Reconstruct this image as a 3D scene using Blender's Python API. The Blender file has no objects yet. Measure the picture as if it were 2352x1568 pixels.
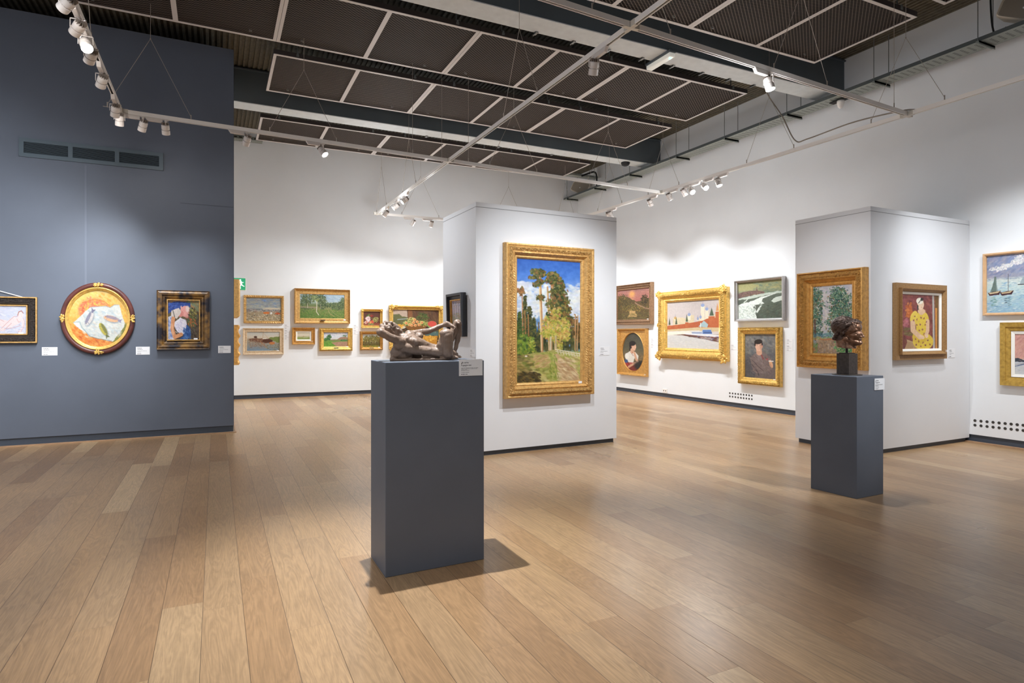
import bpy, bmesh, math, random
import numpy as np
from mathutils import Vector, Matrix, Quaternion

C = bpy.context.scene.collection
PI = math.pi
# ---------------------------------------------------------------- camera model
W_PX, H_PX, F_PX, CX, HY = 2352.0, 1568.0, 1406.0, 1176.0, 765.0
EYE = Vector((0, 0, 1.45))
YAW = math.atan(681.0 / F_PX)
FWD = Vector((math.sin(YAW), math.cos(YAW), 0))
RGT = Vector((math.cos(YAW), -math.sin(YAW), 0))

def ray(px, py):
    return FWD + RGT * ((px - CX) / F_PX) + Vector((0, 0, (HY - py) / F_PX))
def on_z(px, py, z):
    d = ray(px, py); return EYE + d * ((z - EYE.z) / d.z)
def on_x(px, py, x):
    d = ray(px, py); return EYE + d * (x / d.x)
def on_y(px, py, y):
    d = ray(px, py); return EYE + d * (y / d.y)
def on_plane(px, py, o, n):
    d = ray(px, py); return EYE + d * ((o - EYE).dot(n) / d.dot(n))

# ---------------------------------------------------------------- materials
def lin(c):
    c = c / 255.0
    return c / 12.92 if c <= 0.04045 else ((c + 0.055) / 1.055) ** 2.4
def rgb(r, g, b):
    return (lin(r), lin(g), lin(b), 1.0)
_mats = {}
def mat(name, col, rough=0.5, metal=0.0, emis=None, es=0.0, noise=None, bump=None, spec=0.5):
    """noise=(scale, amount) mottles the colour; bump=(scale, strength, distance)"""
    if name in _mats: return _mats[name]
    m = bpy.data.materials.new(name); m.use_nodes = True
    nt = m.node_tree; b = nt.nodes['Principled BSDF']
    b.inputs['Base Color'].default_value = col
    b.inputs['Roughness'].default_value = rough
    b.inputs['Metallic'].default_value = metal
    b.inputs['Specular IOR Level'].default_value = spec
    tc = nt.nodes.new('ShaderNodeTexCoord')
    if noise:
        n = nt.nodes.new('ShaderNodeTexNoise'); n.inputs['Scale'].default_value = noise[0]; n.inputs['Detail'].default_value = 5
        nt.links.new(tc.outputs['Object'], n.inputs['Vector'])
        mr = nt.nodes.new('ShaderNodeMapRange'); mr.inputs['From Min'].default_value = .3; mr.inputs['From Max'].default_value = .7
        mr.inputs['To Min'].default_value = 1 - noise[1]; mr.inputs['To Max'].default_value = 1 + noise[1]
        nt.links.new(n.outputs['Fac'], mr.inputs['Value'])
        mx = nt.nodes.new('ShaderNodeVectorMath'); mx.operation = 'SCALE'
        mx.inputs[0].default_value = col[:3]
        nt.links.new(mr.outputs['Result'], mx.inputs['Scale'])
        nt.links.new(mx.outputs['Vector'], b.inputs['Base Color'])
    if bump:
        n2 = nt.nodes.new('ShaderNodeTexNoise'); n2.inputs['Scale'].default_value = bump[0]; n2.inputs['Detail'].default_value = 6
        nt.links.new(tc.outputs['Object'], n2.inputs['Vector'])
        bp = nt.nodes.new('ShaderNodeBump'); bp.inputs['Strength'].default_value = bump[1]; bp.inputs['Distance'].default_value = bump[2]
        nt.links.new(n2.outputs['Fac'], bp.inputs['Height']); nt.links.new(bp.outputs['Normal'], b.inputs['Normal'])
    if emis:
        b.inputs['Emission Color'].default_value = emis; b.inputs['Emission Strength'].default_value = es
    _mats[name] = m
    return m

# ---------------------------------------------------------------- mesh helpers
def link(name, me, m=None, parent=None, smooth=False):
    o = bpy.data.objects.new(name, me); C.objects.link(o)
    if m is not None: me.materials.append(m)
    if parent is not None: o.parent = parent
    if smooth:
        me.polygons.foreach_set('use_smooth', [True] * len(me.polygons))
    return o
def obj(name, bm, m=None, parent=None, smooth=False):
    me = bpy.data.meshes.new(name); bm.to_mesh(me); bm.free()
    return link(name, me, m, parent, smooth)
def tag(o, label=None, cat=None, group=None, kind=None):
    if label: o['label'] = label
    if cat: o['category'] = cat
    if group: o['group'] = group
    if kind: o['kind'] = kind
    return o
def empty(name, loc=(0, 0, 0), mtx=None):
    o = bpy.data.objects.new(name, None); C.objects.link(o); o.empty_display_size = .05
    o.location = loc
    if mtx is not None: o.matrix_world = mtx
    return o
def box(bm, x0, x1, y0, y1, z0, z1, mtx=None):
    vs = [bm.verts.new(Vector(p) if mtx is None else mtx @ Vector(p)) for p in
          ((x0,y0,z0),(x1,y0,z0),(x1,y1,z0),(x0,y1,z0),(x0,y0,z1),(x1,y0,z1),(x1,y1,z1),(x0,y1,z1))]
    for f in ((0,3,2,1),(4,5,6,7),(0,1,5,4),(1,2,6,5),(2,3,7,6),(3,0,4,7)):
        bm.faces.new([vs[i] for i in f])
    return vs
def bevel(bm, w, seg=2):
    bmesh.ops.recalc_face_normals(bm, faces=bm.faces[:])
    bmesh.ops.bevel(bm, geom=bm.edges[:], offset=w, segments=seg, affect='EDGES', profile=.5)
def bar(bm, p, q, w, h=None, up=Vector((0, 0, 1))):
    """rectangular bar from p to q"""
    p, q = Vector(p), Vector(q); h = w if h is None else h
    d = (q - p); L = d.length; d.normalize()
    s = d.cross(up)
    if s.length < 1e-4: s = d.cross(Vector((1, 0, 0)))
    s.normalize(); u = s.cross(d).normalized()
    M = Matrix((( d.x, s.x, u.x, p.x), (d.y, s.y, u.y, p.y), (d.z, s.z, u.z, p.z), (0, 0, 0, 1)))
    return box(bm, 0, L, -w/2, w/2, -h/2, h/2, M)
def tube(bm, pts, r, n=8, cap=True):
    pts = [Vector(p) for p in pts]; rr = r if isinstance(r, (list, tuple)) else [r] * len(pts)
    rings = []; ref = None
    for i, p in enumerate(pts):
        d = (pts[min(i+1, len(pts)-1)] - pts[max(i-1, 0)]).normalized()
        if ref is None:
            ref = d.cross(Vector((0, 0, 1)))
            if ref.length < 1e-3: ref = d.cross(Vector((1, 0, 0)))
        a = (ref - d * ref.dot(d)).normalized(); b = d.cross(a); ref = a
        rings.append([bm.verts.new(p + (a * math.cos(2*PI*k/n) + b * math.sin(2*PI*k/n)) * rr[i]) for k in range(n)])
    for A, B in zip(rings, rings[1:]):
        for k in range(n): bm.faces.new((A[k], A[(k+1) % n], B[(k+1) % n], B[k]))
    if cap:
        bm.faces.new(rings[0][::-1]); bm.faces.new(rings[-1])
def lathe(bm, prof, n=24, mtx=None, cap=True):
    """prof = [(radius, z)]"""
    rings = []
    for r, z in prof:
        ring = []
        for k in range(n):
            v = Vector((r * math.cos(2*PI*k/n), r * math.sin(2*PI*k/n), z))
            ring.append(bm.verts.new(v if mtx is None else mtx @ v))
        rings.append(ring)
    for A, B in zip(rings, rings[1:]):
        for k in range(n): bm.faces.new((A[k], A[(k+1) % n], B[(k+1) % n], B[k]))
    if cap:
        bm.faces.new(rings[0][::-1]); bm.faces.new(rings[-1])
def ball(bm, c, r, sub=2, sc=(1, 1, 1), rot=None):
    M = Matrix.Translation(Vector(c)) @ (rot.to_matrix().to_4x4() if rot is not None else Matrix.Identity(4)) @ Matrix.Diagonal((r*sc[0], r*sc[1], r*sc[2], 1))
    bmesh.ops.create_icosphere(bm, subdivisions=sub, radius=1.0, matrix=M)
def quad_obj(name, pts, m, parent=None):
    bm = bmesh.new(); bm.faces.new([bm.verts.new(p) for p in pts]); return obj(name, bm, m, parent)
def copy_tree(o, parent=None):
    c = o.copy(); C.objects.link(c); c.parent = parent
    for ch in list(o.children): copy_tree(ch, c)
    return c

# ---------------------------------------------------------------- shared materials
M_white = mat('white_wall_paint', rgb(234, 236, 238), .62, noise=(1.3, .02), bump=(60, .05, .002), spec=.3)
M_part = mat('white_partition_paint', rgb(228, 229, 232), .55, noise=(2, .015), spec=.3)
M_slate = mat('slate_plinth_paint', rgb(96, 102, 113), .5, noise=(3, .05), spec=.35)
M_beam = mat('beam_paint', rgb(88, 96, 101), .45, noise=(3, .05), spec=.4)
M_flange = mat('beam_flange_paint', rgb(214, 220, 222), .6, noise=(9, .06), bump=(40, .2, .004))
M_track = mat('white_track_enamel', rgb(246, 241, 236), .35)
M_dark = mat('dark_slot', rgb(22, 20, 18), .6)
M_skirt = mat('skirting_paint', rgb(66, 74, 86), .45)
M_oak = mat('oak_strip', rgb(176, 140, 108), .45, noise=(12, .12))
M_galv = mat('galvanised_steel', rgb(150, 156, 150), .42, .55, noise=(20, .08))
M_galvdark = mat('tray_side_steel', rgb(92, 98, 98), .5, .4)
M_rod = mat('hanger_rod_steel', rgb(124, 128, 126), .45, .3)
M_black = mat('black_rubber', rgb(18, 18, 20), .5)
M_wire = mat('steel_wire', rgb(168, 158, 148), .45, .2)
M_card = mat('white_card', rgb(236, 236, 238), .5)
M_ink = mat('printed_ink', rgb(80, 78, 82), .6)
EXPOSURE = 1.26
# ================================================================ the room
YL, YB, XR, ZC = 9.85, 14.58, 9.1, 5.85
X0, Y0 = -7.5, -5.0

# --- floor: staggered oak planks, procedural
def floor_material():
    m = bpy.data.materials.new('oak_plank_floor'); m.use_nodes = True
    nt = m.node_tree; N = nt.nodes; L = nt.links; b = N['Principled BSDF']
    tc = N.new('ShaderNodeTexCoord'); sep = N.new('ShaderNodeSeparateXYZ'); L.new(tc.outputs['Object'], sep.inputs[0])
    def mth(op, a, b_=None, c=None, clamp=False):
        n = N.new('ShaderNodeMath'); n.operation = op; n.use_clamp = clamp
        for i, v in enumerate((a, b_, c)):
            if v is None: continue
            if isinstance(v, (int, float)): n.inputs[i].default_value = v
            else: L.new(v, n.inputs[i])
        return n.outputs[0]
    PW = .192
    u = mth('DIVIDE', mth('ADD', sep.outputs['X'], .06), PW); iu = mth('FLOOR', u); fu = mth('SUBTRACT', u, iu)
    w1 = N.new('ShaderNodeTexWhiteNoise'); w1.noise_dimensions = '1D'; L.new(iu, w1.inputs['W'])
    v = mth('ADD', mth('DIVIDE', sep.outputs['Y'], 2.05), mth('MULTIPLY', w1.outputs['Value'], 7.3)); iv = mth('FLOOR', v); fv = mth('SUBTRACT', v, iv)
    cb = N.new('ShaderNodeCombineXYZ'); L.new(iu, cb.inputs[0]); L.new(iv, cb.inputs[1])
    w2 = N.new('ShaderNodeTexWhiteNoise'); w2.noise_dimensions = '3D'; L.new(cb.outputs[0], w2.inputs['Vector'])
    # joints
    eu = mth('MULTIPLY', mth('MINIMUM', fu, mth('SUBTRACT', 1.0, fu)), PW)
    ev = mth('MULTIPLY', mth('MINIMUM', fv, mth('SUBTRACT', 1.0, fv)), 2.05)
    gu = mth('SUBTRACT', 1.0, mth('DIVIDE', eu, .0022, clamp=True)); gv = mth('SUBTRACT', 1.0, mth('DIVIDE', ev, .0012, clamp=True))
    gap = mth('MAXIMUM', gu, mth('MULTIPLY', gv, .55), clamp=True)
    # grain
    off = N.new('ShaderNodeVectorMath'); off.operation = 'SCALE'; L.new(w2.outputs['Color'], off.inputs[0]); off.inputs['Scale'].default_value = 37.0
    add = N.new('ShaderNodeVectorMath'); add.operation = 'ADD'; L.new(tc.outputs['Object'], add.inputs[0]); L.new(off.outputs[0], add.inputs[1])
    mp = N.new('ShaderNodeMapping'); mp.inputs['Scale'].default_value = (9.0, .9, 1); L.new(add.outputs[0], mp.inputs['Vector'])
    n1 = N.new('ShaderNodeTexNoise'); n1.inputs['Scale'].default_value = 1.0; n1.inputs['Detail'].default_value = 4; n1.inputs['Distortion'].default_value = 1.6
    L.new(mp.outputs[0], n1.inputs['Vector'])
    rings = mth('PINGPONG', mth('MULTIPLY', n1.outputs['Fac'], 9.0), .5)
    mp2 = N.new('ShaderNodeMapping'); mp2.inputs['Scale'].default_value = (170.0, 7.0, 1); L.new(add.outputs[0], mp2.inputs['Vector'])
    n2 = N.new('ShaderNodeTexNoise'); n2.inputs['Scale'].default_value = 1.0; n2.inputs['Detail'].default_value = 3; L.new(mp2.outputs[0], n2.inputs['Vector'])
    n3 = N.new('ShaderNodeTexNoise'); n3.inputs['Scale'].default_value = .55; n3.inputs['Detail'].default_value = 4; L.new(tc.outputs['Object'], n3.inputs['Vector'])
    n4 = N.new('ShaderNodeTexNoise'); n4.inputs['Scale'].default_value = 26; n4.inputs['Detail'].default_value = 4; L.new(tc.outputs['Object'], n4.inputs['Vector'])
    # plank base colour
    cr = N.new('ShaderNodeValToRGB'); L.new(w2.outputs['Value'], cr.inputs[0])
    e = cr.color_ramp.elements
    e[0].position = 0; e[0].color = rgb(158, 123, 88); e[1].position = 1; e[1].color = rgb(196, 165, 126)
    for p, c in ((.3, rgb(171, 136, 99)), (.55, rgb(180, 146, 108)), (.8, rgb(170, 138, 103))):
        k = cr.color_ramp.elements.new(p); k.color = c
    val = mth('ADD', mth('ADD', mth('MULTIPLY', rings, .46), mth('MULTIPLY', n2.outputs['Fac'], .50)), mth('MULTIPLY', n3.outputs['Fac'], .56))
    val = mth('ADD', val, mth('MULTIPLY', n4.outputs['Fac'], .12))
    val = mth('ADD', val, .27)
    sc = N.new('ShaderNodeVectorMath'); sc.operation = 'SCALE'; L.new(cr.outputs['Color'], sc.inputs[0]); L.new(val, sc.inputs['Scale'])
    # dark knots and scuffs
    vo = N.new('ShaderNodeTexVoronoi'); vo.inputs['Scale'].default_value = 1.7; L.new(tc.outputs['Object'], vo.inputs['Vector'])
    spot = mth('MULTIPLY', mth('SUBTRACT', 1.0, mth('DIVIDE', vo.outputs['Distance'], .022, clamp=True)), .5)
    dk = mth('MAXIMUM', gap, spot)
    mx = N.new('ShaderNodeMix'); mx.data_type = 'RGBA'; L.new(dk, mx.inputs['Factor']); L.new(sc.outputs[0], mx.inputs['A']); mx.inputs['B'].default_value = rgb(74, 54, 38)
    L.new(mx.outputs['Result'], b.inputs['Base Color'])
    ro = mth('ADD', .22, mth('MULTIPLY', n3.outputs['Fac'], .16)); L.new(ro, b.inputs['Roughness'])
    b.inputs['Specular IOR Level'].default_value = .5
    bp = N.new('ShaderNodeBump'); bp.inputs['Strength'].default_value = .25; bp.inputs['Distance'].default_value = .002
    hgt = mth('SUBTRACT', mth('MULTIPLY', n2.outputs['Fac'], .5), mth('MULTIPLY', gap, 1.0)); L.new(hgt, bp.inputs['Height']); L.new(bp.outputs[0], b.inputs['Normal'])
    return m
bm = bmesh.new(); box(bm, X0, XR + .3, Y0, YB + .3, -.12, 0)
tag(obj('floor', bm, floor_material()), 'worn pale oak plank floor across the whole gallery', None, None, 'structure')

# --- blue wall (a thick block ending in an edge) with seams
def blue_material():
    m = mat('blue_grey_wall_paint', rgb(97, 104, 117), .5, noise=(1.6, .05), bump=(30, .06, .003), spec=.35)
    return m
bm = bmesh.new()
box(bm, X0, .24, YL, YB + .3, .10, 5.60)
o = obj('wall_left', bm, blue_material()); tag(o, 'tall blue grey gallery wall under the corrugated ceiling', None, None, 'structure')
M_white_side = M_white
# its far side (facing the white bay) is white
quad_obj('wall_bay', [(.243, YL + .02, .10), (.243, YB, .10), (.243, YB, 5.6), (.243, YL + .02, 5.6)], M_white)['kind'] = 'structure'
M_seam = mat('wall_filler', rgb(104, 111, 125), .6)
bm = bmesh.new()
p = on_y(197, 376, YL); box(bm, p.x - .012, p.x + .012, YL - .003, YL + .01, 1.75, p.z - .02)
o = obj('trim_1', bm, M_seam); tag(o, 'vertical filled joint in the blue wall below the air grille', None, None, 'structure')
p = on_y(414, 466, YL); q = on_y(536, 475, YL)
bm = bmesh.new(); box(bm, p.x, q.x, YL - .002, YL + .01, p.z - .004, p.z + .004)
tag(obj('trim_2', bm, mat('wall_joint_shadow_gap', rgb(72, 79, 90), .6)), 'thin horizontal board joint in the blue wall', None, None, 'structure')
# skirting under blue wall: recessed dark kick and an oak strip on the floor
bm = bmesh.new(); box(bm, X0, .235, YL + .025, YB, 0, .10)
tag(obj('baseboard_left', bm, M_skirt), 'recessed dark grey skirting under the blue wall', None, None, 'structure')
bm = bmesh.new(); box(bm, X0, .275, YL - .045, YL + .01, .0005, .012); box(bm, .255, .275, YL + .01, YB, .0005, .012)
tag(obj('trim_3', bm, M_oak), 'thin oak edging strip on the floor along the blue wall', None, None, 'structure')

# --- back and right walls
bm = bmesh.new(); box(bm, .2, XR + .3, YB, YB + .3, .10, ZC + .05)
tag(obj('wall_back', bm, M_white), 'tall white back wall hung with two rows of gilt framed paintings', None, None, 'structure')
bm = bmesh.new(); box(bm, XR, XR + .3, Y0, YB, .10, ZC + .05)
tag(obj('wall_right', bm, M_white), 'long white side wall below the cable tray', None, None, 'structure')
bm = bmesh.new(); box(bm, .24, XR, YB + .02, YB + .2, 0, .10)
tag(obj('baseboard_back', bm, M_skirt), 'recessed dark grey skirting under the back wall', None, None, 'structure')
bm = bmesh.new(); box(bm, XR + .02, XR + .2, Y0, YB, 0, .10)
tag(obj('baseboard_right', bm, M_skirt), 'recessed dark grey skirting under the long side wall', None, None, 'structure')
bm = bmesh.new(); box(bm, .28, XR - .05, YB - .05, YB + .01, .0005, .012)
tag(obj('trim_4', bm, M_oak), 'thin oak edging strip on the floor along the back wall', None, None, 'structure')
bm = bmesh.new(); box(bm, XR - .05, XR + .01, Y0, YB + .01, .0005, .012)
tag(obj('trim_5', bm, M_oak), 'thin oak edging strip on the floor along the side wall', None, None, 'structure')

bm = bmesh.new(); box(bm, X0, XR + .3, Y0 - .3, Y0, 0, ZC)
tag(obj('wall_rear', bm, M_white), 'white wall closing the gallery behind the viewer', None, None, 'structure')

# --- corrugated ceiling deck: ridges run along Y
bm = bmesh.new(); PITCH = .076; nx = int((XR + .3 - X0) / PITCH)
prev = None
prof = ((0, 0), (.42, 0), (.5, .022), (.92, .022))
for i in range(nx):
    for fx, dz in prof:
        x = X0 + (i + fx) * PITCH
        a = bm.verts.new((x, Y0, ZC + dz)); b_ = bm.verts.new((x, YB + .1, ZC + dz))
        if prev: bm.faces.new((prev[0], prev[1], b_, a))
        prev = (a, b_)
M_deck = mat('corrugated_deck', rgb(104, 97, 82), .7, noise=(14, .22))
tag(obj('ceiling', bm, M_deck), 'dark brown corrugated metal ceiling deck', None, None, 'structure')
bm = bmesh.new(); box(bm, X0, XR + .3, Y0, YB + .3, ZC + .06, ZC + .16)
tag(obj('ceiling_slab', bm, M_deck), 'slab above the corrugated deck', None, None, 'structure')

# --- two deep beams along X
def beam(y, x0, label):
    e = empty('ceiling_beam', (0, y, 5.26)); tag(e, label, None, None, 'structure')
    bm = bmesh.new(); box(bm, x0, XR, .0, .30, .012, .59)
    box(bm, x0, XR, -.03, .33, .545, .565)
    obj('beam_web', bm, M_beam, e)
    bm = bmesh.new(); box(bm, x0, XR, -.012, .33, 0, .012); obj('beam_flange', bm, M_flange, e)
    return e
beam_far = beam(11.05, .26, 'slate beam with pale underside nearer the back wall')
beam_near = beam(6.53, X0, 'slate beam with pale underside that carries the emergency light')
M_clip = mat('clip_steel', rgb(140, 140, 138), .4, .6)
for cx, cy in ((260, 250), (555, 325), (830, 395), (1095, 462), (1340, 522), (1570, 580), (1780, 633), (1970, 682)):
    p = on_z(1160 + cx / 3.459, cy / 3.459, 5.25)
    bm = bmesh.new(); box(bm, p.x - .022, p.x + .022, .29, .37, -.014, -.002); box(bm, p.x - .022, p.x - .012, .29, .37, -.03, -.002)
    obj('beam_clamp', bm, M_clip, beam_near)
for cx, cy in ((1175, 318), (995, 299), (1300, 338)):
    p = on_z(cx, cy, 5.25)
    bm = bmesh.new(); box(bm, p.x - .02, p.x + .02, .29, .36, -.02, -.002); obj('beam_clamp', bm, M_clip, beam_far)

# --- expanded metal ceiling rafts
def mesh_material():
    m = bpy.data.materials.new('expanded_metal_mesh'); m.use_nodes = True
    nt = m.node_tree; N = nt.nodes; L = nt.links; b = N['Principled BSDF']; out = N['Material Output']
    tc = N.new('ShaderNodeTexCoord'); sep = N.new('ShaderNodeSeparateXYZ'); L.new(tc.outputs['Object'], sep.inputs[0])
    def mth(op, a, b_=None):
        n = N.new('ShaderNodeMath'); n.operation = op
        for i, v in enumerate((a, b_)):
            if v is None: continue
            if isinstance(v, (int, float)): n.inputs[i].default_value = v
            else: L.new(v, n.inputs[i])
        return n.outputs[0]
    a = mth('MULTIPLY', sep.outputs['X'], 2 * PI / .060); c = mth('MULTIPLY', sep.outputs['Y'], 2 * PI / .046)
    s = mth('ADD', mth('COSINE', a), mth('COSINE', c))     # diamond openings
    hole = mth('GREATER_THAN', mth('ABSOLUTE', s), .36)
    tr = N.new('ShaderNodeBsdfTransparent'); mx = N.new('ShaderNodeMixShader')
    L.new(hole, mx.inputs['Fac']); L.new(b.outputs[0], mx.inputs[1]); L.new(tr.outputs[0], mx.inputs[2])
    b.inputs['Base Color'].default_value = rgb(104, 90, 80); b.inputs['Roughness'].default_value = .6
    L.new(mx.outputs[0], out.inputs['Surface'])
    return m
M_mesh = mesh_material()
M_lip = mat('raft_lip_metal', rgb(212, 206, 202), .45)
M_side = mat('raft_side_metal', rgb(64, 56, 54), .6)
M_shade = mat('raft_shade_black', rgb(22, 18, 16), .9)  # black sheet stands in for the shade above the mesh
ZR = 5.35; RW = 2.357; RD = 1.45; PWD = RW / 2
def make_raft(label):
    """origin: left near bottom corner; x to RW, y to RD; two mesh panels in a channel frame"""
    e = empty('ceiling_mesh_panel'); tag(e, label, 'ceiling panel', 'mesh ceiling panels between the beams')
    t = .045
    bm = bmesh.new()
    for x0, x1, y0, y1 in ((0, RW, 0, t), (0, RW, RD - t, RD), (0, t, t, RD - t), (RW - t, RW, t, RD - t), (PWD - t*.7, PWD + t*.7, t, RD - t)):
        box(bm, x0 + .002, x1 - .002, y0, y1, 0, .004)
    obj('frame_lip', bm, M_lip, e)
    bm = bmesh.new()
    for x0, x1, y0, y1 in ((0, RW, 0, .006), (0, RW, RD - .006, RD), (0, .006, .006, RD - .006), (RW - .006, RW, .006, RD - .006)):
        box(bm, x0 + .002, x1 - .002, y0, y1, .0045, .068)
    obj('side_channel', bm, M_side, e)
    for x0, x1 in ((t, PWD - t*.7), (PWD + t*.7, RW - t)):
        bm = bmesh.new(); bm.faces.new([bm.verts.new(p) for p in ((x0, t, .006), (x0, RD - t, .006), (x1, RD - t, .006), (x1, t, .006))])
        obj('mesh_sheet', bm, M_mesh, e)
    bm = bmesh.new(); box(bm, .01, RW - .01, .01, RD - .01, .045, .06); obj('shade_backing', bm, M_shade, e)
    for hx in (.32, RW - .32):
        for hy in (.05, RD - .05):
            bm = bmesh.new(); bar(bm, (hx, hy, .06), (hx, hy, ZC - ZR - .001), .012)
            box(bm, hx - .018, hx + .018, hy - .06, hy - .045, .02, .05)
            box(bm, hx - .012, hx + .012, hy - .06, hy + .01, .05, .075); obj('hanger', bm, M_rod, e)
    return e
rows = {'row beyond the far beam': (11.93, (.73, 3.087, 5.444)),
        'row against the far beam': (9.14, (.73, 3.087, 5.444)),
        'row behind the near beam': (7.30, (-3.984, -1.627, .73, 3.087, 5.444)),
        'row before the near beam': (4.62, (.73, 3.087, 5.444)),
        'row nearest the viewer': (2.86, (5.444,))}
where = {5.444: 'end one beside the side wall', 3.087: 'second from the side wall', .73: 'third from the side wall', -1.627: 'fourth from the side wall', -3.984: 'fifth from the side wall'}
first = None
for rn, (y, xs) in rows.items():
    for x in xs:
        lab = 'brown mesh ceiling panel with pale lip, %s, %s' % (rn, where[x])
        if first is None: first = make_raft(lab); r = first
        else: r = copy_tree(first); r['label'] = lab
        r.location = (x, y, ZR)

# --- freestanding partitions
def partition(name, label, c, h):
    """c: four floor corners counter-clockwise seen from above"""
    bm = bmesh.new(); n = len(c)
    z0 = .055
    lo = [bm.verts.new((x, y, z0)) for x, y in c]; hi = [bm.verts.new((x, y, h)) for x, y in c]
    for i in range(n): bm.faces.new((lo[i], lo[(i+1) % n], hi[(i+1) % n], hi[i]))
    bm.faces.new(hi); bm.faces.new(lo[::-1])
    bmesh.ops.recalc_face_normals(bm, faces=bm.faces[:])
    o = obj(name, bm, M_part); tag(o, label, None, None, 'structure')
    bm = bmesh.new(); cx = sum(p[0] for p in c) / n; cy = sum(p[1] for p in c) / n
    def sh(p, d):
        return (p[0] - math.copysign(d, p[0] - cx), p[1] - math.copysign(d, p[1] - cy))
    q = [sh(p, .03) for p in c]
    lo = [bm.verts.new((x, y, 0)) for x, y in q]; hi = [bm.verts.new((x, y, z0 - .001)) for x, y in q]
    for i in range(n): bm.faces.new((lo[i], lo[(i+1) % n], hi[(i+1) % n], hi[i]))
    bm.faces.new(hi); bm.faces.new(lo[::-1]); bmesh.ops.recalc_face_normals(bm, faces=bm.faces[:])
    obj('partition_plinth', bm, M_skirt, o)
    # fine cap line below the top edge
    bm = bmesh.new()
    for i in range(n):
        a, b_ = Vector((*c[i], h - .055)), Vector((*c[(i+1) % n], h - .055))
        bar(bm, a, b_, .004, .006)
    obj('cap_joint', bm, mat('cap_joint_grey', rgb(150, 150, 152), .6), o)
    return o
PM = ((2.748, 6.645), (4.807, 6.733), (4.80, 7.86), (2.741, 7.775))
partition('partition_centre', 'freestanding white partition carrying the tall pine forest painting', PM, 2.99)
PQ = ((6.985, 4.675), (XR - .003, 4.715), (XR - .003, 5.75), (6.985, 5.72))
partition('partition_side', 'white partition standing out from the side wall behind the bronze head', PQ, 2.955)
WALLS = {}
def wall(k, o, d):
    d = Vector((d[0], d[1], 0)).normalized(); n = d.cross(Vector((0, 0, 1)))
    WALLS[k] = (Vector((o[0], o[1], 0)), d, n)
wall('L', (0, YL), (1, 0)); wall('K', (0, YB), (1, 0)); wall('R', (XR, 0), (0, -1))
wall('M', PM[0], (PM[1][0] - PM[0][0], PM[1][1] - PM[0][1]))
wall('S', (2.744, 0), (0, -1)); wall('Q', (6.985, 0), (0, -1)); wall('P', PQ[0], (PQ[1][0] - PQ[0][0], PQ[1][1] - PQ[0][1]))
def on_wall(k, px, py, d=0.0):
    o, D, n = WALLS[k]; p = on_plane(px, py, o + n * d, n); return (p - o).dot(D), p.z
def wall_matrix(k, s, z, d=0.0):
    o, D, n = WALLS[k]; p = o + D * s + n * d
    return Matrix(((D.x, 0, n.x, p.x), (D.y, 0, n.y, p.y), (0, 1, 0, z), (0, 0, 0, 1)))

# --- plinths
def plinth(label, c, h):
    bm = bmesh.new(); n = 4
    lo = [bm.verts.new((x, y, 0)) for x, y in c]; hi = [bm.verts.new((x, y, h)) for x, y in c]
    for i in range(n): bm.faces.new((lo[i], lo[(i+1) % n], hi[(i+1) % n], hi[i]))
    bm.faces.new(hi); bm.faces.new(lo[::-1]); bevel(bm, .004, 2)
    return tag(obj('plinth', bm, M_slate), label, 'plinth')
P1 = ((.9055, 3.592), (1.551, 3.613), (1.551, 3.985), (.906, 3.968)); H1 = 1.277
P2 = ((5.045, 3.502), (5.425, 3.511), (5.40, 3.945), (5.011, 3.936)); H2 = 1.068
plinth('slate grey rectangular plinth under the reclining clay figure', P1, H1)
plinth('slimmer slate grey plinth under the bronze head', P2, H2)
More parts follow.
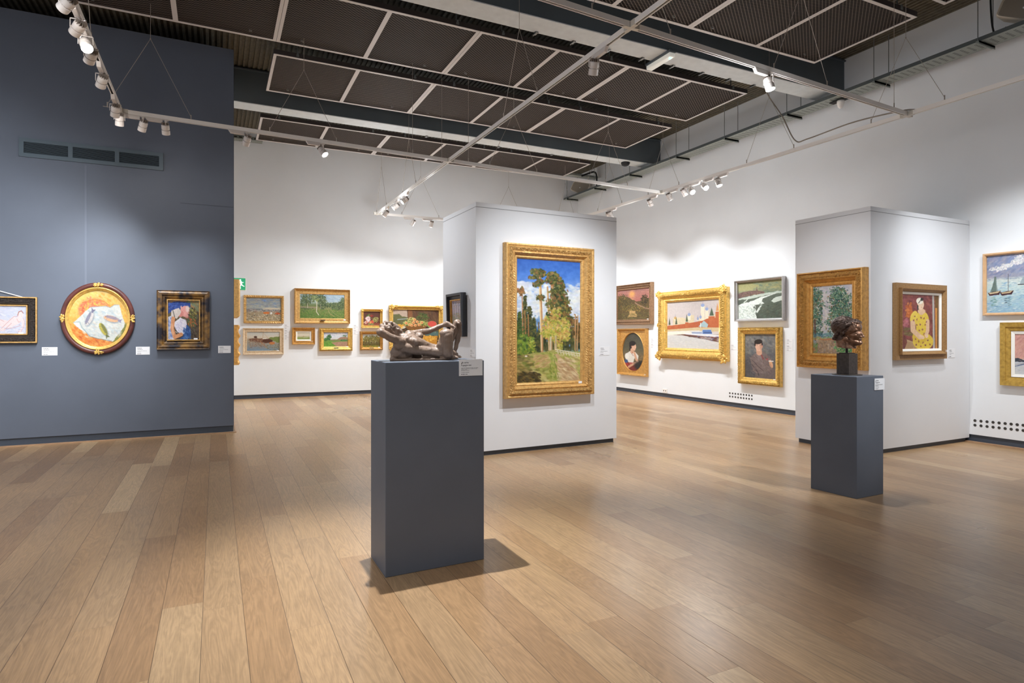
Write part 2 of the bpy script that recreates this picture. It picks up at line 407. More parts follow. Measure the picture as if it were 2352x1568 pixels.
# ================================================================ painted canvases (numpy raster -> vertex colours on the canvas mesh)
def _c(c):
    if isinstance(c, str): c = tuple(int(c[i:i+2], 16) for i in (0, 2, 4))
    return np.array(tuple(c)[:3], dtype=np.float32)
class Cv:
    def __init__(s, w, h, seed=1, bg='888888'):
        w, h = int(w * 1.6), int(h * 1.6); s.w, s.h = w, h; s.r = np.random.default_rng(seed); s.py = random.Random(seed)
        s.a = np.empty((h, w, 3), np.float32); s.a[:] = _c(bg)
        s.X, s.Y = np.meshgrid((np.arange(w) + .5) / w, (np.arange(h) + .5) / h)
        s.asp = w / h
    def field(s, n):
        """smooth random field in -1..1, n cells high"""
        gh, gw = max(2, int(n)) + 2, max(2, int(n * s.asp)) + 2
        g = s.r.uniform(-1, 1, (gh, gw)); yy = s.Y * (gh - 2); xx = s.X * (gw - 2)
        y0 = yy.astype(int); x0 = xx.astype(int); fy = yy - y0; fx = xx - x0
        fy = fy*fy*(3-2*fy); fx = fx*fx*(3-2*fx)
        return (g[y0, x0]*(1-fx) + g[y0, x0+1]*fx)*(1-fy) + (g[y0+1, x0]*(1-fx) + g[y0+1, x0+1]*fx)*fy
    def blend(s, m, col, a=1.0):
        m = (m * a)[..., None]; s.a = s.a * (1 - m) + _c(col) * m
    def grad(s, stops, x0=0, x1=1, wob=0):
        y = s.Y + (s.field(6) * wob if wob else 0)
        ps = [p for p, _ in stops]; cs = np.array([_c(c) for _, c in stops])
        g = np.stack([np.interp(y, ps, cs[:, k]) for k in range(3)], -1)
        m = ((s.X >= x0) & (s.X <= x1))[..., None]; s.a = np.where(m, g, s.a)
    def warp(s, j):
        if not j: return s.X, s.Y
        return s.X + (s.field(14) + .5*s.field(30)) * j / s.asp, s.Y + (s.field(14) + .5*s.field(30)) * j
    def poly(s, pts, col, j=0, a=1.0):
        X0_, Y0_ = s.warp(j); acc = np.zeros(X0_.shape, np.float32)
        for ox, oy in ((-.3, -.1), (.1, -.3), (.3, .1), (-.1, .3)):
            X, Y = X0_ + ox/s.w, Y0_ + oy/s.h; m = np.zeros(X.shape, bool)
            for (xa, ya), (xb, yb) in zip(pts, pts[1:] + pts[:1]):
                if ya == yb: continue
                m ^= ((ya > Y) != (yb > Y)) & (X < (xb - xa) * (Y - ya) / (yb - ya) + xa)
            acc += m * .25
        s.blend(acc, col, a)
    def ell(s, cx, cy, rx, ry, col, rot=0, j=0, soft=.08, a=1.0):
        X, Y = s.warp(j); dx, dy = (X - cx) * s.asp, Y - cy; c, k = math.cos(rot), math.sin(rot)
        u = (dx*c + dy*k) / (rx * s.asp); v = (-dx*k + dy*c) / ry
        d = np.sqrt(u*u + v*v); s.blend(np.clip((1 - d) / max(soft, 1e-3) + .5, 0, 1), col, a)
    def line(s, pts, w, col, a=1.0, j=0):
        X, Y = s.warp(j); best = np.full(X.shape, 9.0)
        for (xa, ya), (xb, yb) in zip(pts, pts[1:]):
            ax, bx = xa * s.asp, xb * s.asp; dx, dy = bx - ax, yb - ya; L = dx*dx + dy*dy + 1e-9
            t = np.clip(((X*s.asp - ax)*dx + (Y - ya)*dy) / L, 0, 1)
            best = np.minimum(best, np.hypot(X*s.asp - ax - t*dx, Y - ya - t*dy))
        s.blend(np.clip((w/2 - best) * s.h + .7, 0, 1), col, a)
    def jit(s, col, k=11):
        c = _c(col); d = s.py.gauss(0, k); return (c[0] + d + s.py.gauss(0, k*.4), c[1] + d, c[2] + d*.8 + s.py.gauss(0, k*.4))
    def dab(s, x, y, l, w, ang, col, a=.8):
        px, py = x * s.w, y * s.h; L, Wd = max(l * s.h * .62, .8), max(w * s.h * .62, .7); r = int(L + 2)
        x0, x1, y0, y1 = max(0, int(px)-r), min(s.w, int(px)+r+1), max(0, int(py)-r), min(s.h, int(py)+r+1)
        if x0 >= x1 or y0 >= y1: return
        yy, xx = np.mgrid[y0:y1, x0:x1]; dx, dy = xx + .5 - px, yy + .5 - py; c, k = math.cos(ang), math.sin(ang)
        d = np.sqrt(((dx*c + dy*k)/L)**2 + ((-dx*k + dy*c)/Wd)**2); m = (np.clip((1 - d)*2.2, 0, 1) * a)[..., None]
        s.a[y0:y1, x0:x1] = s.a[y0:y1, x0:x1]*(1-m) + _c(col)*m
    def fol(s, cx, cy, rx, ry, cols, n, sz=.02, el=1.6, ang=None, a=.85, top=0):
        """a cloud of dabs; top>0 keeps the last colours for the upper side"""
        for i in range(int(n * 2.3)):
            t = s.py.uniform(0, 2*PI); q = math.sqrt(s.py.random()) * (1 + .18*s.py.gauss(0, 1))
            x, y = cx + rx*q*math.cos(t), cy + ry*q*math.sin(t)
            k = s.py.randrange(len(cols))
            if top: k = min(len(cols)-1, max(0, int((.5 - (y - cy)/(2*ry) + s.py.uniform(-.3, .3)) * len(cols))))
            z = sz * s.py.uniform(.5, 1.3)
            s.dab(x, y, z*el, z, s.py.uniform(0, PI) if ang is None else ang + s.py.uniform(-.4, .4), s.jit(cols[k]), a)
    def rect(s, x0, y0, x1, y1, cols, n, sz=.02, el=2.5, ang=0, a=.6):
        for i in range(int(n * 2.2)):
            z = sz * s.py.uniform(.5, 1.3)
            s.dab(s.py.uniform(x0, x1), s.py.uniform(y0, y1), z*el, z, ang + s.py.uniform(-.3, .3), s.jit(s.py.choice(cols), 8), a)
    def grain(s, amt=6, n=40):
        s.a += (s.field(n) * amt + s.field(n*2) * amt * .6 + s.r.normal(0, amt*.35, s.X.shape))[..., None]
    def done(s):
        a = np.clip(s.a, 0, 255) / 255.0
        return np.where(a <= .04045, a/12.92, ((a + .055)/1.055)**2.4) * .84
def canvas_material(name='oil_on_canvas', rough=.5):
    if name in _mats: return _mats[name]
    m = bpy.data.materials.new(name); m.use_nodes = True; nt = m.node_tree; b = nt.nodes['Principled BSDF']
    at = nt.nodes.new('ShaderNodeAttribute'); at.attribute_name = 'paint'
    nt.links.new(at.outputs['Color'], b.inputs['Base Color']); b.inputs['Roughness'].default_value = rough
    b.inputs['Specular IOR Level'].default_value = .35
    tc = nt.nodes.new('ShaderNodeTexCoord'); n2 = nt.nodes.new('ShaderNodeTexNoise'); n2.inputs['Scale'].default_value = 90
    nt.links.new(tc.outputs['Object'], n2.inputs['Vector']); bp = nt.nodes.new('ShaderNodeBump'); bp.inputs['Strength'].default_value = .25; bp.inputs['Distance'].default_value = .002
    nt.links.new(n2.outputs['Fac'], bp.inputs['Height']); nt.links.new(bp.outputs[0], b.inputs['Normal'])
    _mats[name] = m; return m
def grid_mesh(name, P, idx, cols):
    """P (n,3) points, idx (m,4) quads, cols (n,3)"""
    me = bpy.data.meshes.new(name); me.vertices.add(len(P)); me.vertices.foreach_set('co', P.astype(np.float32).ravel())
    me.loops.add(idx.size); me.loops.foreach_set('vertex_index', idx.astype(np.int32).ravel())
    me.polygons.add(len(idx)); me.polygons.foreach_set('loop_start', np.arange(0, idx.size, 4, dtype=np.int32))
    me.update(calc_edges=True)
    at = me.color_attributes.new('paint', 'FLOAT_COLOR', 'POINT')
    c4 = np.ones((len(P), 4), np.float32); c4[:, :3] = cols; at.data.foreach_set('color', c4.ravel())
    return me
def rect_canvas(cv, x0, x1, y0, y1, z, parent, name='canvas'):
    h, w = cv.h, cv.w; col = cv.done()[::-1].reshape(-1, 3)
    xs = np.linspace(x0, x1, w); ys = np.linspace(y0, y1, h); X, Y = np.meshgrid(xs, ys)
    P = np.stack([X.ravel(), Y.ravel(), np.full(X.size, z)], 1)
    i = (np.arange(h-1)[:, None]*w + np.arange(w-1)[None]).ravel(); idx = np.stack([i, i+1, i+1+w, i+w], 1)
    return link(name, grid_mesh(name, P, idx, col), canvas_material(), parent)
def oval_canvas(cv, cx, cy, rx, ry, z, parent, name='canvas', nr=60, na=220):
    col = cv.done(); rr = np.linspace(.001, 1, nr); th = np.linspace(0, 2*PI, na, endpoint=False)
    R, T = np.meshgrid(rr, th, indexing='ij'); U, V = R*np.cos(T), R*np.sin(T)
    ix = np.clip(((U + 1)/2*cv.w).astype(int), 0, cv.w-1); iy = np.clip(((1 - V)/2*cv.h).astype(int), 0, cv.h-1)
    P = np.stack([(cx + U*rx).ravel(), (cy + V*ry).ravel(), np.full(U.size, z)], 1)
    a = np.arange(nr-1)[:, None]*na; j = np.arange(na)[None]; k = (np.arange(na) + 1) % na
    idx = np.stack([(a + j).ravel(), (a + na + j).ravel(), (a + na + k[None]).ravel(), (a + k[None]).ravel()], 1)
    return link(name, grid_mesh(name, P, idx, col[iy, ix].reshape(-1, 3)), canvas_material(), parent)

# ================================================================ frames
def frame_material(name, col, rough=.38, metal=.55, dark=None, sc=30, amt=.5, bump=.5, bsc=70):
    if name in _mats: return _mats[name]
    m = bpy.data.materials.new(name); m.use_nodes = True; nt = m.node_tree; b = nt.nodes['Principled BSDF']
    tc = nt.nodes.new('ShaderNodeTexCoord'); n = nt.nodes.new('ShaderNodeTexNoise'); n.inputs['Scale'].default_value = sc; n.inputs['Detail'].default_value = 6
    nt.links.new(tc.outputs['Object'], n.inputs['Vector'])
    mr = nt.nodes.new('ShaderNodeMapRange'); mr.inputs['From Min'].default_value = .42; mr.inputs['From Max'].default_value = .68; mr.inputs['To Max'].default_value = amt
    nt.links.new(n.outputs['Fac'], mr.inputs['Value'])
    mx = nt.nodes.new('ShaderNodeMix'); mx.data_type = 'RGBA'; mx.inputs['A'].default_value = col
    mx.inputs['B'].default_value = dark if dark else (col[0]*.45, col[1]*.4, col[2]*.35, 1)
    nt.links.new(mr.outputs[0], mx.inputs['Factor']); nt.links.new(mx.outputs['Result'], b.inputs['Base Color'])
    b.inputs['Metallic'].default_value = metal; b.inputs['Roughness'].default_value = rough
    v = nt.nodes.new('ShaderNodeTexNoise'); v.inputs['Scale'].default_value = bsc; v.inputs['Detail'].default_value = 3
    nt.links.new(tc.outputs['Object'], v.inputs['Vector'])
    bp = nt.nodes.new('ShaderNodeBump'); bp.inputs['Strength'].default_value = bump; bp.inputs['Distance'].default_value = .006
    nt.links.new(v.outputs['Fac'], bp.inputs['Height']); nt.links.new(bp.outputs[0], b.inputs['Normal'])
    _mats[name] = m; return m
G_gold = frame_material('bright_gilt', rgb(236, 194, 106), .34, .42)
G_old = frame_material('old_gilt', rgb(214, 170, 104), .42, .4)
G_bronze = frame_material('brown_gilt', rgb(158, 124, 94), .45, .35)
G_orange = frame_material('warm_gilt', rgb(212, 160, 86), .42, .38)
G_pale = frame_material('cream_gilt', rgb(222, 200, 168), .5, .15, dark=rgb(186, 140, 90), amt=.5, bump=.2)
G_black = frame_material('blackened_gilt', rgb(44, 42, 50), .35, .2, dark=rgb(170, 128, 66), sc=9, amt=.8, bump=.2)
G_ebony = frame_material('ebony', rgb(52, 46, 44), .35, .1, dark=rgb(78, 66, 56), amt=.6, bump=.3)
G_silver = frame_material('silver_leaf', rgb(186, 182, 180), .3, .7, amt=.15, bump=.08)
G_maple = frame_material('pale_maple', rgb(214, 172, 128), .5, 0, dark=rgb(190, 146, 102), sc=14, amt=.5, bump=.1)
G_walnut = frame_material('walnut_gilt', rgb(160, 122, 76), .5, .2, dark=rgb(120, 90, 56), sc=60, amt=.6, bump=.1)
G_mahog = frame_material('mahogany', rgb(98, 52, 46), .38, 0, dark=rgb(66, 34, 32), sc=8, amt=.7, bump=.1)
G_slateside = mat('black_frame', rgb(52, 54, 60), .45)
M_liner = mat('white_liner', rgb(238, 234, 226), .6)

def carved_version(m):
    k = m.name + '_carved'
    if k in _mats: return _mats[k]
    c = m.copy(); c.name = k; nt = c.node_tree; b = nt.nodes['Principled BSDF']; tc = [n for n in nt.nodes if n.type == 'TEX_COORD'][0]
    v = nt.nodes.new('ShaderNodeTexVoronoi'); v.feature = 'SMOOTH_F1'; v.inputs['Scale'].default_value = 42; v.inputs['Smoothness'].default_value = .3
    wv = nt.nodes.new('ShaderNodeTexNoise'); wv.inputs['Scale'].default_value = 55; wv.inputs['Detail'].default_value = 2; wv.inputs['Distortion'].default_value = 2.5
    for n in (v, wv): nt.links.new(tc.outputs['Object'], n.inputs['Vector'])
    ad = nt.nodes.new('ShaderNodeMath'); ad.operation = 'SUBTRACT'; nt.links.new(wv.outputs['Fac'], ad.inputs[0]); nt.links.new(v.outputs['Distance'], ad.inputs[1])
    bp = nt.nodes.new('ShaderNodeBump'); bp.inputs['Strength'].default_value = .9; bp.inputs['Distance'].default_value = .022
    nt.links.new(ad.outputs[0], bp.inputs['Height']); nt.links.new(bp.outputs[0], b.inputs['Normal'])
    _mats[k] = c; return c
def sweep(bm, W, H, prof, orn=None, step=.02, carved=()):
    """rectangular moulding; prof=[(inset, z)]; orn(s_index, t_m, side) -> (dz, dinset) added to ring s"""
    sides = [((0, 0), (1, 0)), ((1, 0), (1, 1)), ((1, 1), (0, 1)), ((0, 1), (0, 0))]
    def cor(c, s): return (c[0]*W + (s if c[0] == 0 else -s) - W/2, c[1]*H + (s if c[1] == 0 else -s) - H/2)
    rows = []
    for k, (a, b_) in enumerate(sides):
        Ls = W if k % 2 == 0 else H; n = max(2, int(Ls/step)) if orn else 1
        for i in range(n):
            t = i / n; row = []
            for r, (s, z) in enumerate(prof):
                dz, ds = orn(r, t*Ls, Ls) if orn else (0, 0)
                if i == 0: dz, ds = dz*.3, 0
                pa, pb = cor(a, s + ds), cor(b_, s + ds)
                row.append(bm.verts.new((pa[0] + (pb[0]-pa[0])*t, pa[1] + (pb[1]-pa[1])*t, z + dz)))
            rows.append(row)
    for A, B in zip(rows, rows[1:] + rows[:1]):
        for r in range(len(prof)-1):
            f = bm.faces.new((A[r], B[r], B[r+1], A[r+1]))
            if r in carved: f.material_index = 1
def orn_fn(spec, seed=1):
    """spec: {ring: (kind, amp, period)}"""
    rd = random.Random(seed); tab = [rd.uniform(-1, 1) for _ in range(997)]
    def f(r, t, L):
        if r not in spec: return (0, 0)
        kind, amp, per = spec[r]; n = max(1, round(L/per)); u = t / L * n
        if kind == 'bead': return (amp*abs(math.sin(PI*u)), 0)
        if kind == 'rope': return (amp*math.sin(2*PI*(u + r*.25)), 0)
        amp *= .5 if kind in ('leaf', 'rand', 'rope') else 1
        if kind == 'leaf': return (amp*(abs(math.sin(PI*u))**.5) * (.7 + .3*math.sin(6*PI*u)), amp*.25*math.sin(2*PI*u + r))
        if kind == 'scal': return (0, -amp*abs(math.sin(PI*u)))
        k = tab[int(u*3) % 997]; return (amp*(.6*k + .4*math.sin(2*PI*u)), 0)
    return f
def cluster(name, parent, m, x, y, z, r, seed, ax=1.0, ay=1.0):
    """carved leaf cluster: curled leaves and buds fanned round a centre boss"""
    rd = random.Random(seed); bm = bmesh.new()
    ball(bm, (x, y, z), r*.30, 2, (1, 1, .7))
    for k in range(9):
        a = 2*PI*k/9 + rd.uniform(-.2, .2); q = r*rd.uniform(.35, .62)
        c = (x + q*math.cos(a)*ax, y + q*math.sin(a)*ay, z + rd.uniform(-.1, .12)*r)
        ball(bm, c, r*.36, 2, (1, .55, .5), Quaternion((0, 0, 1), a + rd.uniform(-.6, .6)))
        c2 = (x + q*1.1*math.cos(a+.3)*ax, y + q*1.1*math.sin(a+.3)*ay, z + .1*r)
        ball(bm, c2, r*.13, 1)
    return obj(name, bm, m, parent, True)
M_tagw = mat('number_sticker', rgb(240, 240, 242), .5)
def sticker(parent, x, y, z, w=.05, h=.028):
    bm = bmesh.new(); box(bm, x - w/2, x + w/2, y - h/2, y + h/2, z - .003, z + .002); obj('number_sticker', bm, M_tagw, parent)
PAINTINGS = {}
def painting(key, wall_, tl, tr, br, bl, label, cv, border, prof, m, orn=None, depth=.06, liner=None, group=None, step=.02,
             tilt=0.0, tagpos=None, inner_m=None, plaque=False, seed=1, cat='painting'):
    """corner pixels of the moulding's front edge give its place and size on its wall"""
    dd = depth * .7
    P = [on_wall(wall_, *c, dd) for c in (tl, tr, br, bl)]
    s0 = (P[0][0] + P[3][0])/2; s1 = (P[1][0] + P[2][0])/2; z1 = (P[0][1] + P[1][1])/2; z0 = (P[2][1] + P[3][1])/2
    Wd, Ht = s1 - s0, z1 - z0
    e = empty('framed_painting', mtx=wall_matrix(wall_, (s0+s1)/2, (z0+z1)/2, .004 + tilt*Ht/2) @ Matrix.Rotation(tilt, 4, 'X'))
    tag(e, label, cat, group)
    bl_, bt_ = border if isinstance(border, tuple) else (border, border)
    b_ = (bl_ + bt_)/2
    bm = bmesh.new(); pr = [(0, 0)] + [(s*b_, z*depth) for s, z in prof] + [(b_, .2*depth), (b_ + .012, .2*depth)]
    carved = set(k+1 for k, v in orn.items() if v[0] in ('rand', 'leaf', 'rope')) if orn else set()
    carved |= {k - 1 for k in carved}
    sweep(bm, Wd, Ht, pr, orn_fn({k+1: v for k, v in orn.items()}, seed) if orn else None, step, carved)
    bmesh.ops.recalc_face_normals(bm, faces=bm.faces[:])
    fr = obj('frame', bm, m, e); fr.data.materials.append(carved_version(m))
    x = b_
    if inner_m:
        bm = bmesh.new(); sweep(bm, Wd - 2*x + .002, Ht - 2*x + .002, [(0, .3*depth), (.0, .62*depth), (.012, .62*depth), (.016, .25*depth)]); obj('inner_slip', bm, inner_m, e)
        x += .014
    if liner:
        bm = bmesh.new(); sweep(bm, Wd - 2*x + .002, Ht - 2*x + .002, [(0, .3*depth), (0, .5*depth), (liner, .36*depth), (liner, .2*depth)]); obj('liner', bm, M_liner, e)
        x += liner
    if cv is not None:
        rect_canvas(cv, -Wd/2 + x - .004, Wd/2 - x + .004, -Ht/2 + x - .004, Ht/2 - x + .004, .24*depth, e)
    bm = bmesh.new(); box(bm, -Wd/2 + .01, Wd/2 - .01, -Ht/2 + .01, Ht/2 - .01, .0, .1*depth); obj('backing_board', bm, G_ebony, e)
    if tagpos: sticker(e, Wd/2 - tagpos[0], -Ht/2 + tagpos[1], depth*tagpos[2])
    if plaque:
        bm = bmesh.new(); box(bm, -.05, .05, -Ht/2 + x*.55, -Ht/2 + x*.55 + .018, depth*.5, depth*.9); obj('name_plaque', bm, G_ebony, e)
    PAINTINGS[key] = (e, Wd, Ht, b_)
    return e, Wd, Ht, b_
# profile shapes: (fraction of border, fraction of depth)
PR_scoop = [(0, .7), (.04, 1), (.14, 1), (.2, .8), (.45, .5), (.7, .45), (.78, .62), (.9, .6), (.97, .4)]
PR_ornate = [(0, .75), (.05, .95), (.12, .8), (.2, .95), (.3, 1.05), (.4, 1.05), (.5, .95), (.6, .72), (.72, .6), (.8, .66), (.88, .6), (.96, .4)]
PR_flat = [(0, .8), (.03, 1), (.5, .9), (.6, .6), (.9, .55), (1, .45)]
PR_thin = [(0, .9), (.15, 1), (.6, 1), (1, .6)]
# ================================================================ the pictures
BLUES = ['4f78c4', '5f8ad2', '7fa3dc', '93b1de']
def art_pines():
    c = Cv(150, 290, 3); c.grad([(0, '2f5fb4'), (.14, '4c7ccb'), (.28, '86a6da'), (.42, 'b9c6da'), (.55, '9fb4d0'), (.7, '6f8fb4'), (.75, '8a9a70'), (1, 'b8a468')], wob=.03)
    for x, y, rx, ry, n in ((.22, .30, .22, .08, 90), (.1, .22, .14, .04, 40), (.30, .38, .22, .08, 80), (.88, .30, .2, .10, 110), (.95, .38, .15, .08, 60), (.5, .25, .12, .05, 30)):
        c.fol(x, y, rx, ry, ['d9dbd8', 'e4e2d8', 'c6cfdd', 'cfd6e2'], n, .022, 1.8, 0, .5)
    c.fol(.36, .60, .10, .12, ['4d78a8', '5d86b4', '6c93bb'], 60, .02, 1.5, a=.6)
    dk = ['26331f', '39421f', '2c3b2a', '4a4a24', '5e5630', '6d6a34']
    for x, t, w, b in ((.04, .45, .06, .78), (.12, .32, .05, .8), (.19, .40, .07, .8), (.26, .50, .06, .78), (.33, .62, .05, .76)):
        for k in range(26):
            y = t + (b - t) * k / 26; ww = w * (.25 + .75*k/26)
            c.fol(x, y, ww, .018, dk if x > .08 else ['3c5226', '50682c', '2a3a20'], 9, .014, 1.7, a=.85)
    for x, t in ((.08, .27), (.12, .42), (.17, .45)): c.line([(x, t), (x + .01, .62)], .008, 'b07a4a', .8)
    c.fol(.06, .26, .05, .03, ['8a5a34', '9c6a3c', '6d5a34'], 24, .012)
    c.fol(.09, .70, .10, .10, ['6f8a30', '54722a', '87993a', '3e5524'], 90, .016, 1.6)
    c.fol(.23, .70, .05, .07, ['8a9a38', 'a8a844', '5c7030'], 40, .013)
    for x in (.33, .44, .48, .52, .6, .64, .68, .72, .76, .8, .84, .9, .95): c.line([(x, .55 + .08*math.sin(x*30)), (x + .005, .74)], .010, c.py.choice(['2b2a20', '3a3226', '5a4630', '74583a']), .85)
    c.rect(.32, .58, 1, .74, dk, 320, .018, 1.6, 1.5, .7)
    for x, t in ((.90, .5), (.97, .54)): c.fol(x, t + .05, .06, .08, ['5e4a2a', '74562c', '4c4a28', '8a6636'], 70, .015)
    for x0, t, x1, w in ((.35, .14, .385, .020), (.54, .20, .52, .022), (.47, .22, .50, .012), (.59, .30, .60, .018), (.91, .58, .92, .006), (.96, .58, .95, .006)):
        c.line([(x0, t), ((x0+x1)/2 + .005, .45), (x1, .75)], w, 'b98d62', 1); c.line([(x0 - .008, t + .04), (x1 - .012, .74)], w*.4, 'e8cf9e', .9)
    gr = ['2e3c20', '41502a', '5a5a2c', '6e5230', '8a6238', '7b7436']
    for x, y, rx, ry, n in ((.32, .10, .10, .02, 50), (.38, .115, .06, .02, 30), (.36, .18, .06, .02, 26), (.26, .145, .07, .01, 18), (.30, .205, .05, .015, 18), (.36, .31, .06, .02, 20), (.55, .125, .08, .03, 56), (.62, .17, .10, .035, 70),
                            (.50, .16, .07, .025, 30), (.66, .21, .08, .035, 50), (.63, .27, .12, .04, 70), (.72, .33, .09, .04, 60), (.60, .36, .14, .05, 90), (.76, .41, .09, .04, 60), (.66, .46, .18, .06, 130), (.78, .50, .08, .05, 50), (.56, .47, .1, .05, 50)):
        c.fol(x, y, rx, ry, gr, n, .014, 1.9, top=0)
    wm = ['b3ac48', 'c7b35a', '8f9a3e', 'd1a964', 'b8854e']
    for x, y, rx, ry, n in ((.50, .53, .11, .07, 90), (.47, .60, .08, .04, 40), (.70, .55, .12, .08, 90), (.60, .62, .12, .05, 60), (.76, .62, .08, .05, 40), (.66, .70, .05, .05, 30), (.6, .43, .1, .05, 30)):
        c.fol(x, y, rx, ry, wm, n, .013, 1.8, a=.75)
    c.line([(.52, .60), (.515, .75)], .014, 'c8bc9c'); c.line([(.60, .60), (.605, .73)], .010, 'b8a684'); c.fol(.5, .60, .12, .03, ['b3ac48', '8f9a3e', 'c7b35a'], 50, .012)
    c.poly([(0, .785), (.25, .755), (.55, .74), (1, .77), (1, 1), (0, 1)], 'a8a05c', .012)
    c.rect(0, .78, .45, 1, ['5c5230', '7c6c3a', '9a8a48', '6c7a34', 'b89c62'], 260, .02, 2.6, .15, .6)
    c.rect(.25, .76, 1, 1, ['b8b060', 'a4a650', 'd8c88a', '93a04a'], 240, .018, 2.6, .2, .5)
    c.poly([(.55, .765), (.63, .765), (.95, .92), (1, .99), (1, 1), (.72, 1), (.62, .88)], 'c9a87a', .008)
    c.rect(.28, .77, .5, .88, ['d2b07e', 'c8a474', 'b08c5c', 'a09a50'], 60, .014, 3, -.3, .6)
    c.rect(.64, .80, .95, 1, ['dcc096', 'e2cfa4', 'b08c66'], 90, .012, 4, .5, .5)
    c.line([(.575, .79), (.60, .85), (.65, .97)], .005, '6b7434', .7, .01); c.line([(.66, .88), (.80, .89), (.98, .96)], .003, '8b6a48', .6, .01); c.rect(.5, .76, .62, .98, ['7c8a3c', 'a8a850', '94a04a'], 50, .012, 2, 1.2)
    c.line([(.60, .735), (.78, .752), (1, .775)], .006, 'e4d8bc'); c.line([(.60, .75), (.78, .768), (1, .795)], .005, 'dccfae')
    for k in range(9): c.line([(.62 + .045*k, .735 + .004*k), (.64 + .045*k, .77 + .004*k)], .005, 'd8ccae')
    c.rect(.02, .92, .35, 1, ['3c3420', '5a4a2a', '74622f'], 70, .016, 2.2, .5, .7); c.ell(.14, .785, .02, .006, 'e8e0cc')
    c.grain(7); return c
def art_kremlin():
    c = Cv(118, 112, 5); c.grad([(0, 'bcb2ae'), (.35, 'cabfbb'), (.55, 'd6c8c0'), (1, 'd6d2cc')])
    for x, y, w, h in ((.12, .34, .22, .2), (.28, .36, .2, .15), (.42, .30, .12, .2), (.62, .36, .25, .12), (.84, .3, .1, .15)): c.poly([(x, y), (x + w, y), (x + w, y + h), (x, y + h)], 'd6c6a4'); c.rect(x, y + .03, x + w, y + h, ['b8a88c', 'e8dcc4'], 14, .008, 1, 1.5)
    for x, t, b, w in ((.445, .24, .40, .03), (.70, .06, .44, .035), (.775, .14, .42, .03), (.66, .30, .42, .022), (.61, .33, .42, .018), (.17, .3, .4, .025)):
        c.poly([(x - w, b), (x - w, t + .06), (x + w, t + .06), (x + w, b)], 'e6dac2'); c.ell(x, t + .045, w*.95, .035, '8fa0c4' if x > .2 else 'c9a25e'); c.line([(x, t - .02), (x, t + .03)], .006, '9c93a8')
    c.poly([(0, .52), (.35, .48), (.7, .42), (.78, .38), (1, .36), (1, .60), (.6, .565), (0, .60)], 'b8623e')
    c.poly([(.62, .54), (.72, .42), (.8, .50), (.78, .56)], 'a8c0c4'); c.line([(.66, .47), (.66, .56)], .012, 'e4ece8')
    for x, t, w in ((.05, .36, .03), (.19, .35, .032), (.40, .30, .034), (.86, .19, .055), (.96, .10, .035)):
        c.poly([(x - w, .58), (x - w, t + .14), (x + w, t + .14), (x + w, .58)], 'bc6840'); c.poly([(x - w*.75, t + .14), (x, t - .03), (x + w*.75, t + .14)], '4e5c48' if x < .9 else 'c88c56'); c.line([(x - w, t + .14), (x + w, t + .14)], .01, 'e6d6c0')
    c.poly([(0, .60), (.6, .555), (1, .565), (1, .64), (.5, .66), (0, .70)], 'd3bd92'); c.poly([(0, .64), (.5, .62), (.62, .62), (1, .70), (1, 1), (0, 1)], 'dedad4')
    c.poly([(0, .66), (.45, .63), (.5, .69), (0, .72)], 'efe6d6'); c.poly([(.32, .70), (.1, .715), (.3, .72), (1, .86), (1, .70)], '6a4a3c')
    c.poly([(.34, .66), (.45, .67), (1, .71), (1, .76), (.6, .73), (.38, .71)], 'e6e4e4'); c.poly([(.5, .65), (.68, .65), (.70, .60), (.84, .60), (.87, .67), (.87, .70), (.5, .69)], 'b8c4dc')
    c.poly([(.70, .61), (.85, .61), (.87, .69), (.70, .69)], '5f7eb4'); c.line([(.36, .71), (.7, .745), (1, .77)], .016, '6a3a34'); c.line([(.72, .665), (.86, .665)], .012, '3a4a78'); c.line([(.5, .665), (.68, .67)], .012, '7c88a4')
    c.rect(.45, .74, 1, .84, ['8a5a44', '4a3a34', '9c86a0', 'b0a8b8', '5c6c9c'], 60, .014, 3, .1, .6); c.poly([(0, .74), (.3, .74), (.75, .80), (1, .88), (1, 1), (0, 1)], 'd5d3d0')
    c.rect(0, .75, 1, 1, ['dcd8d2', 'cfcfd0', 'e2ddd4'], 60, .02, 3, .2, .4); c.grain(4); return c
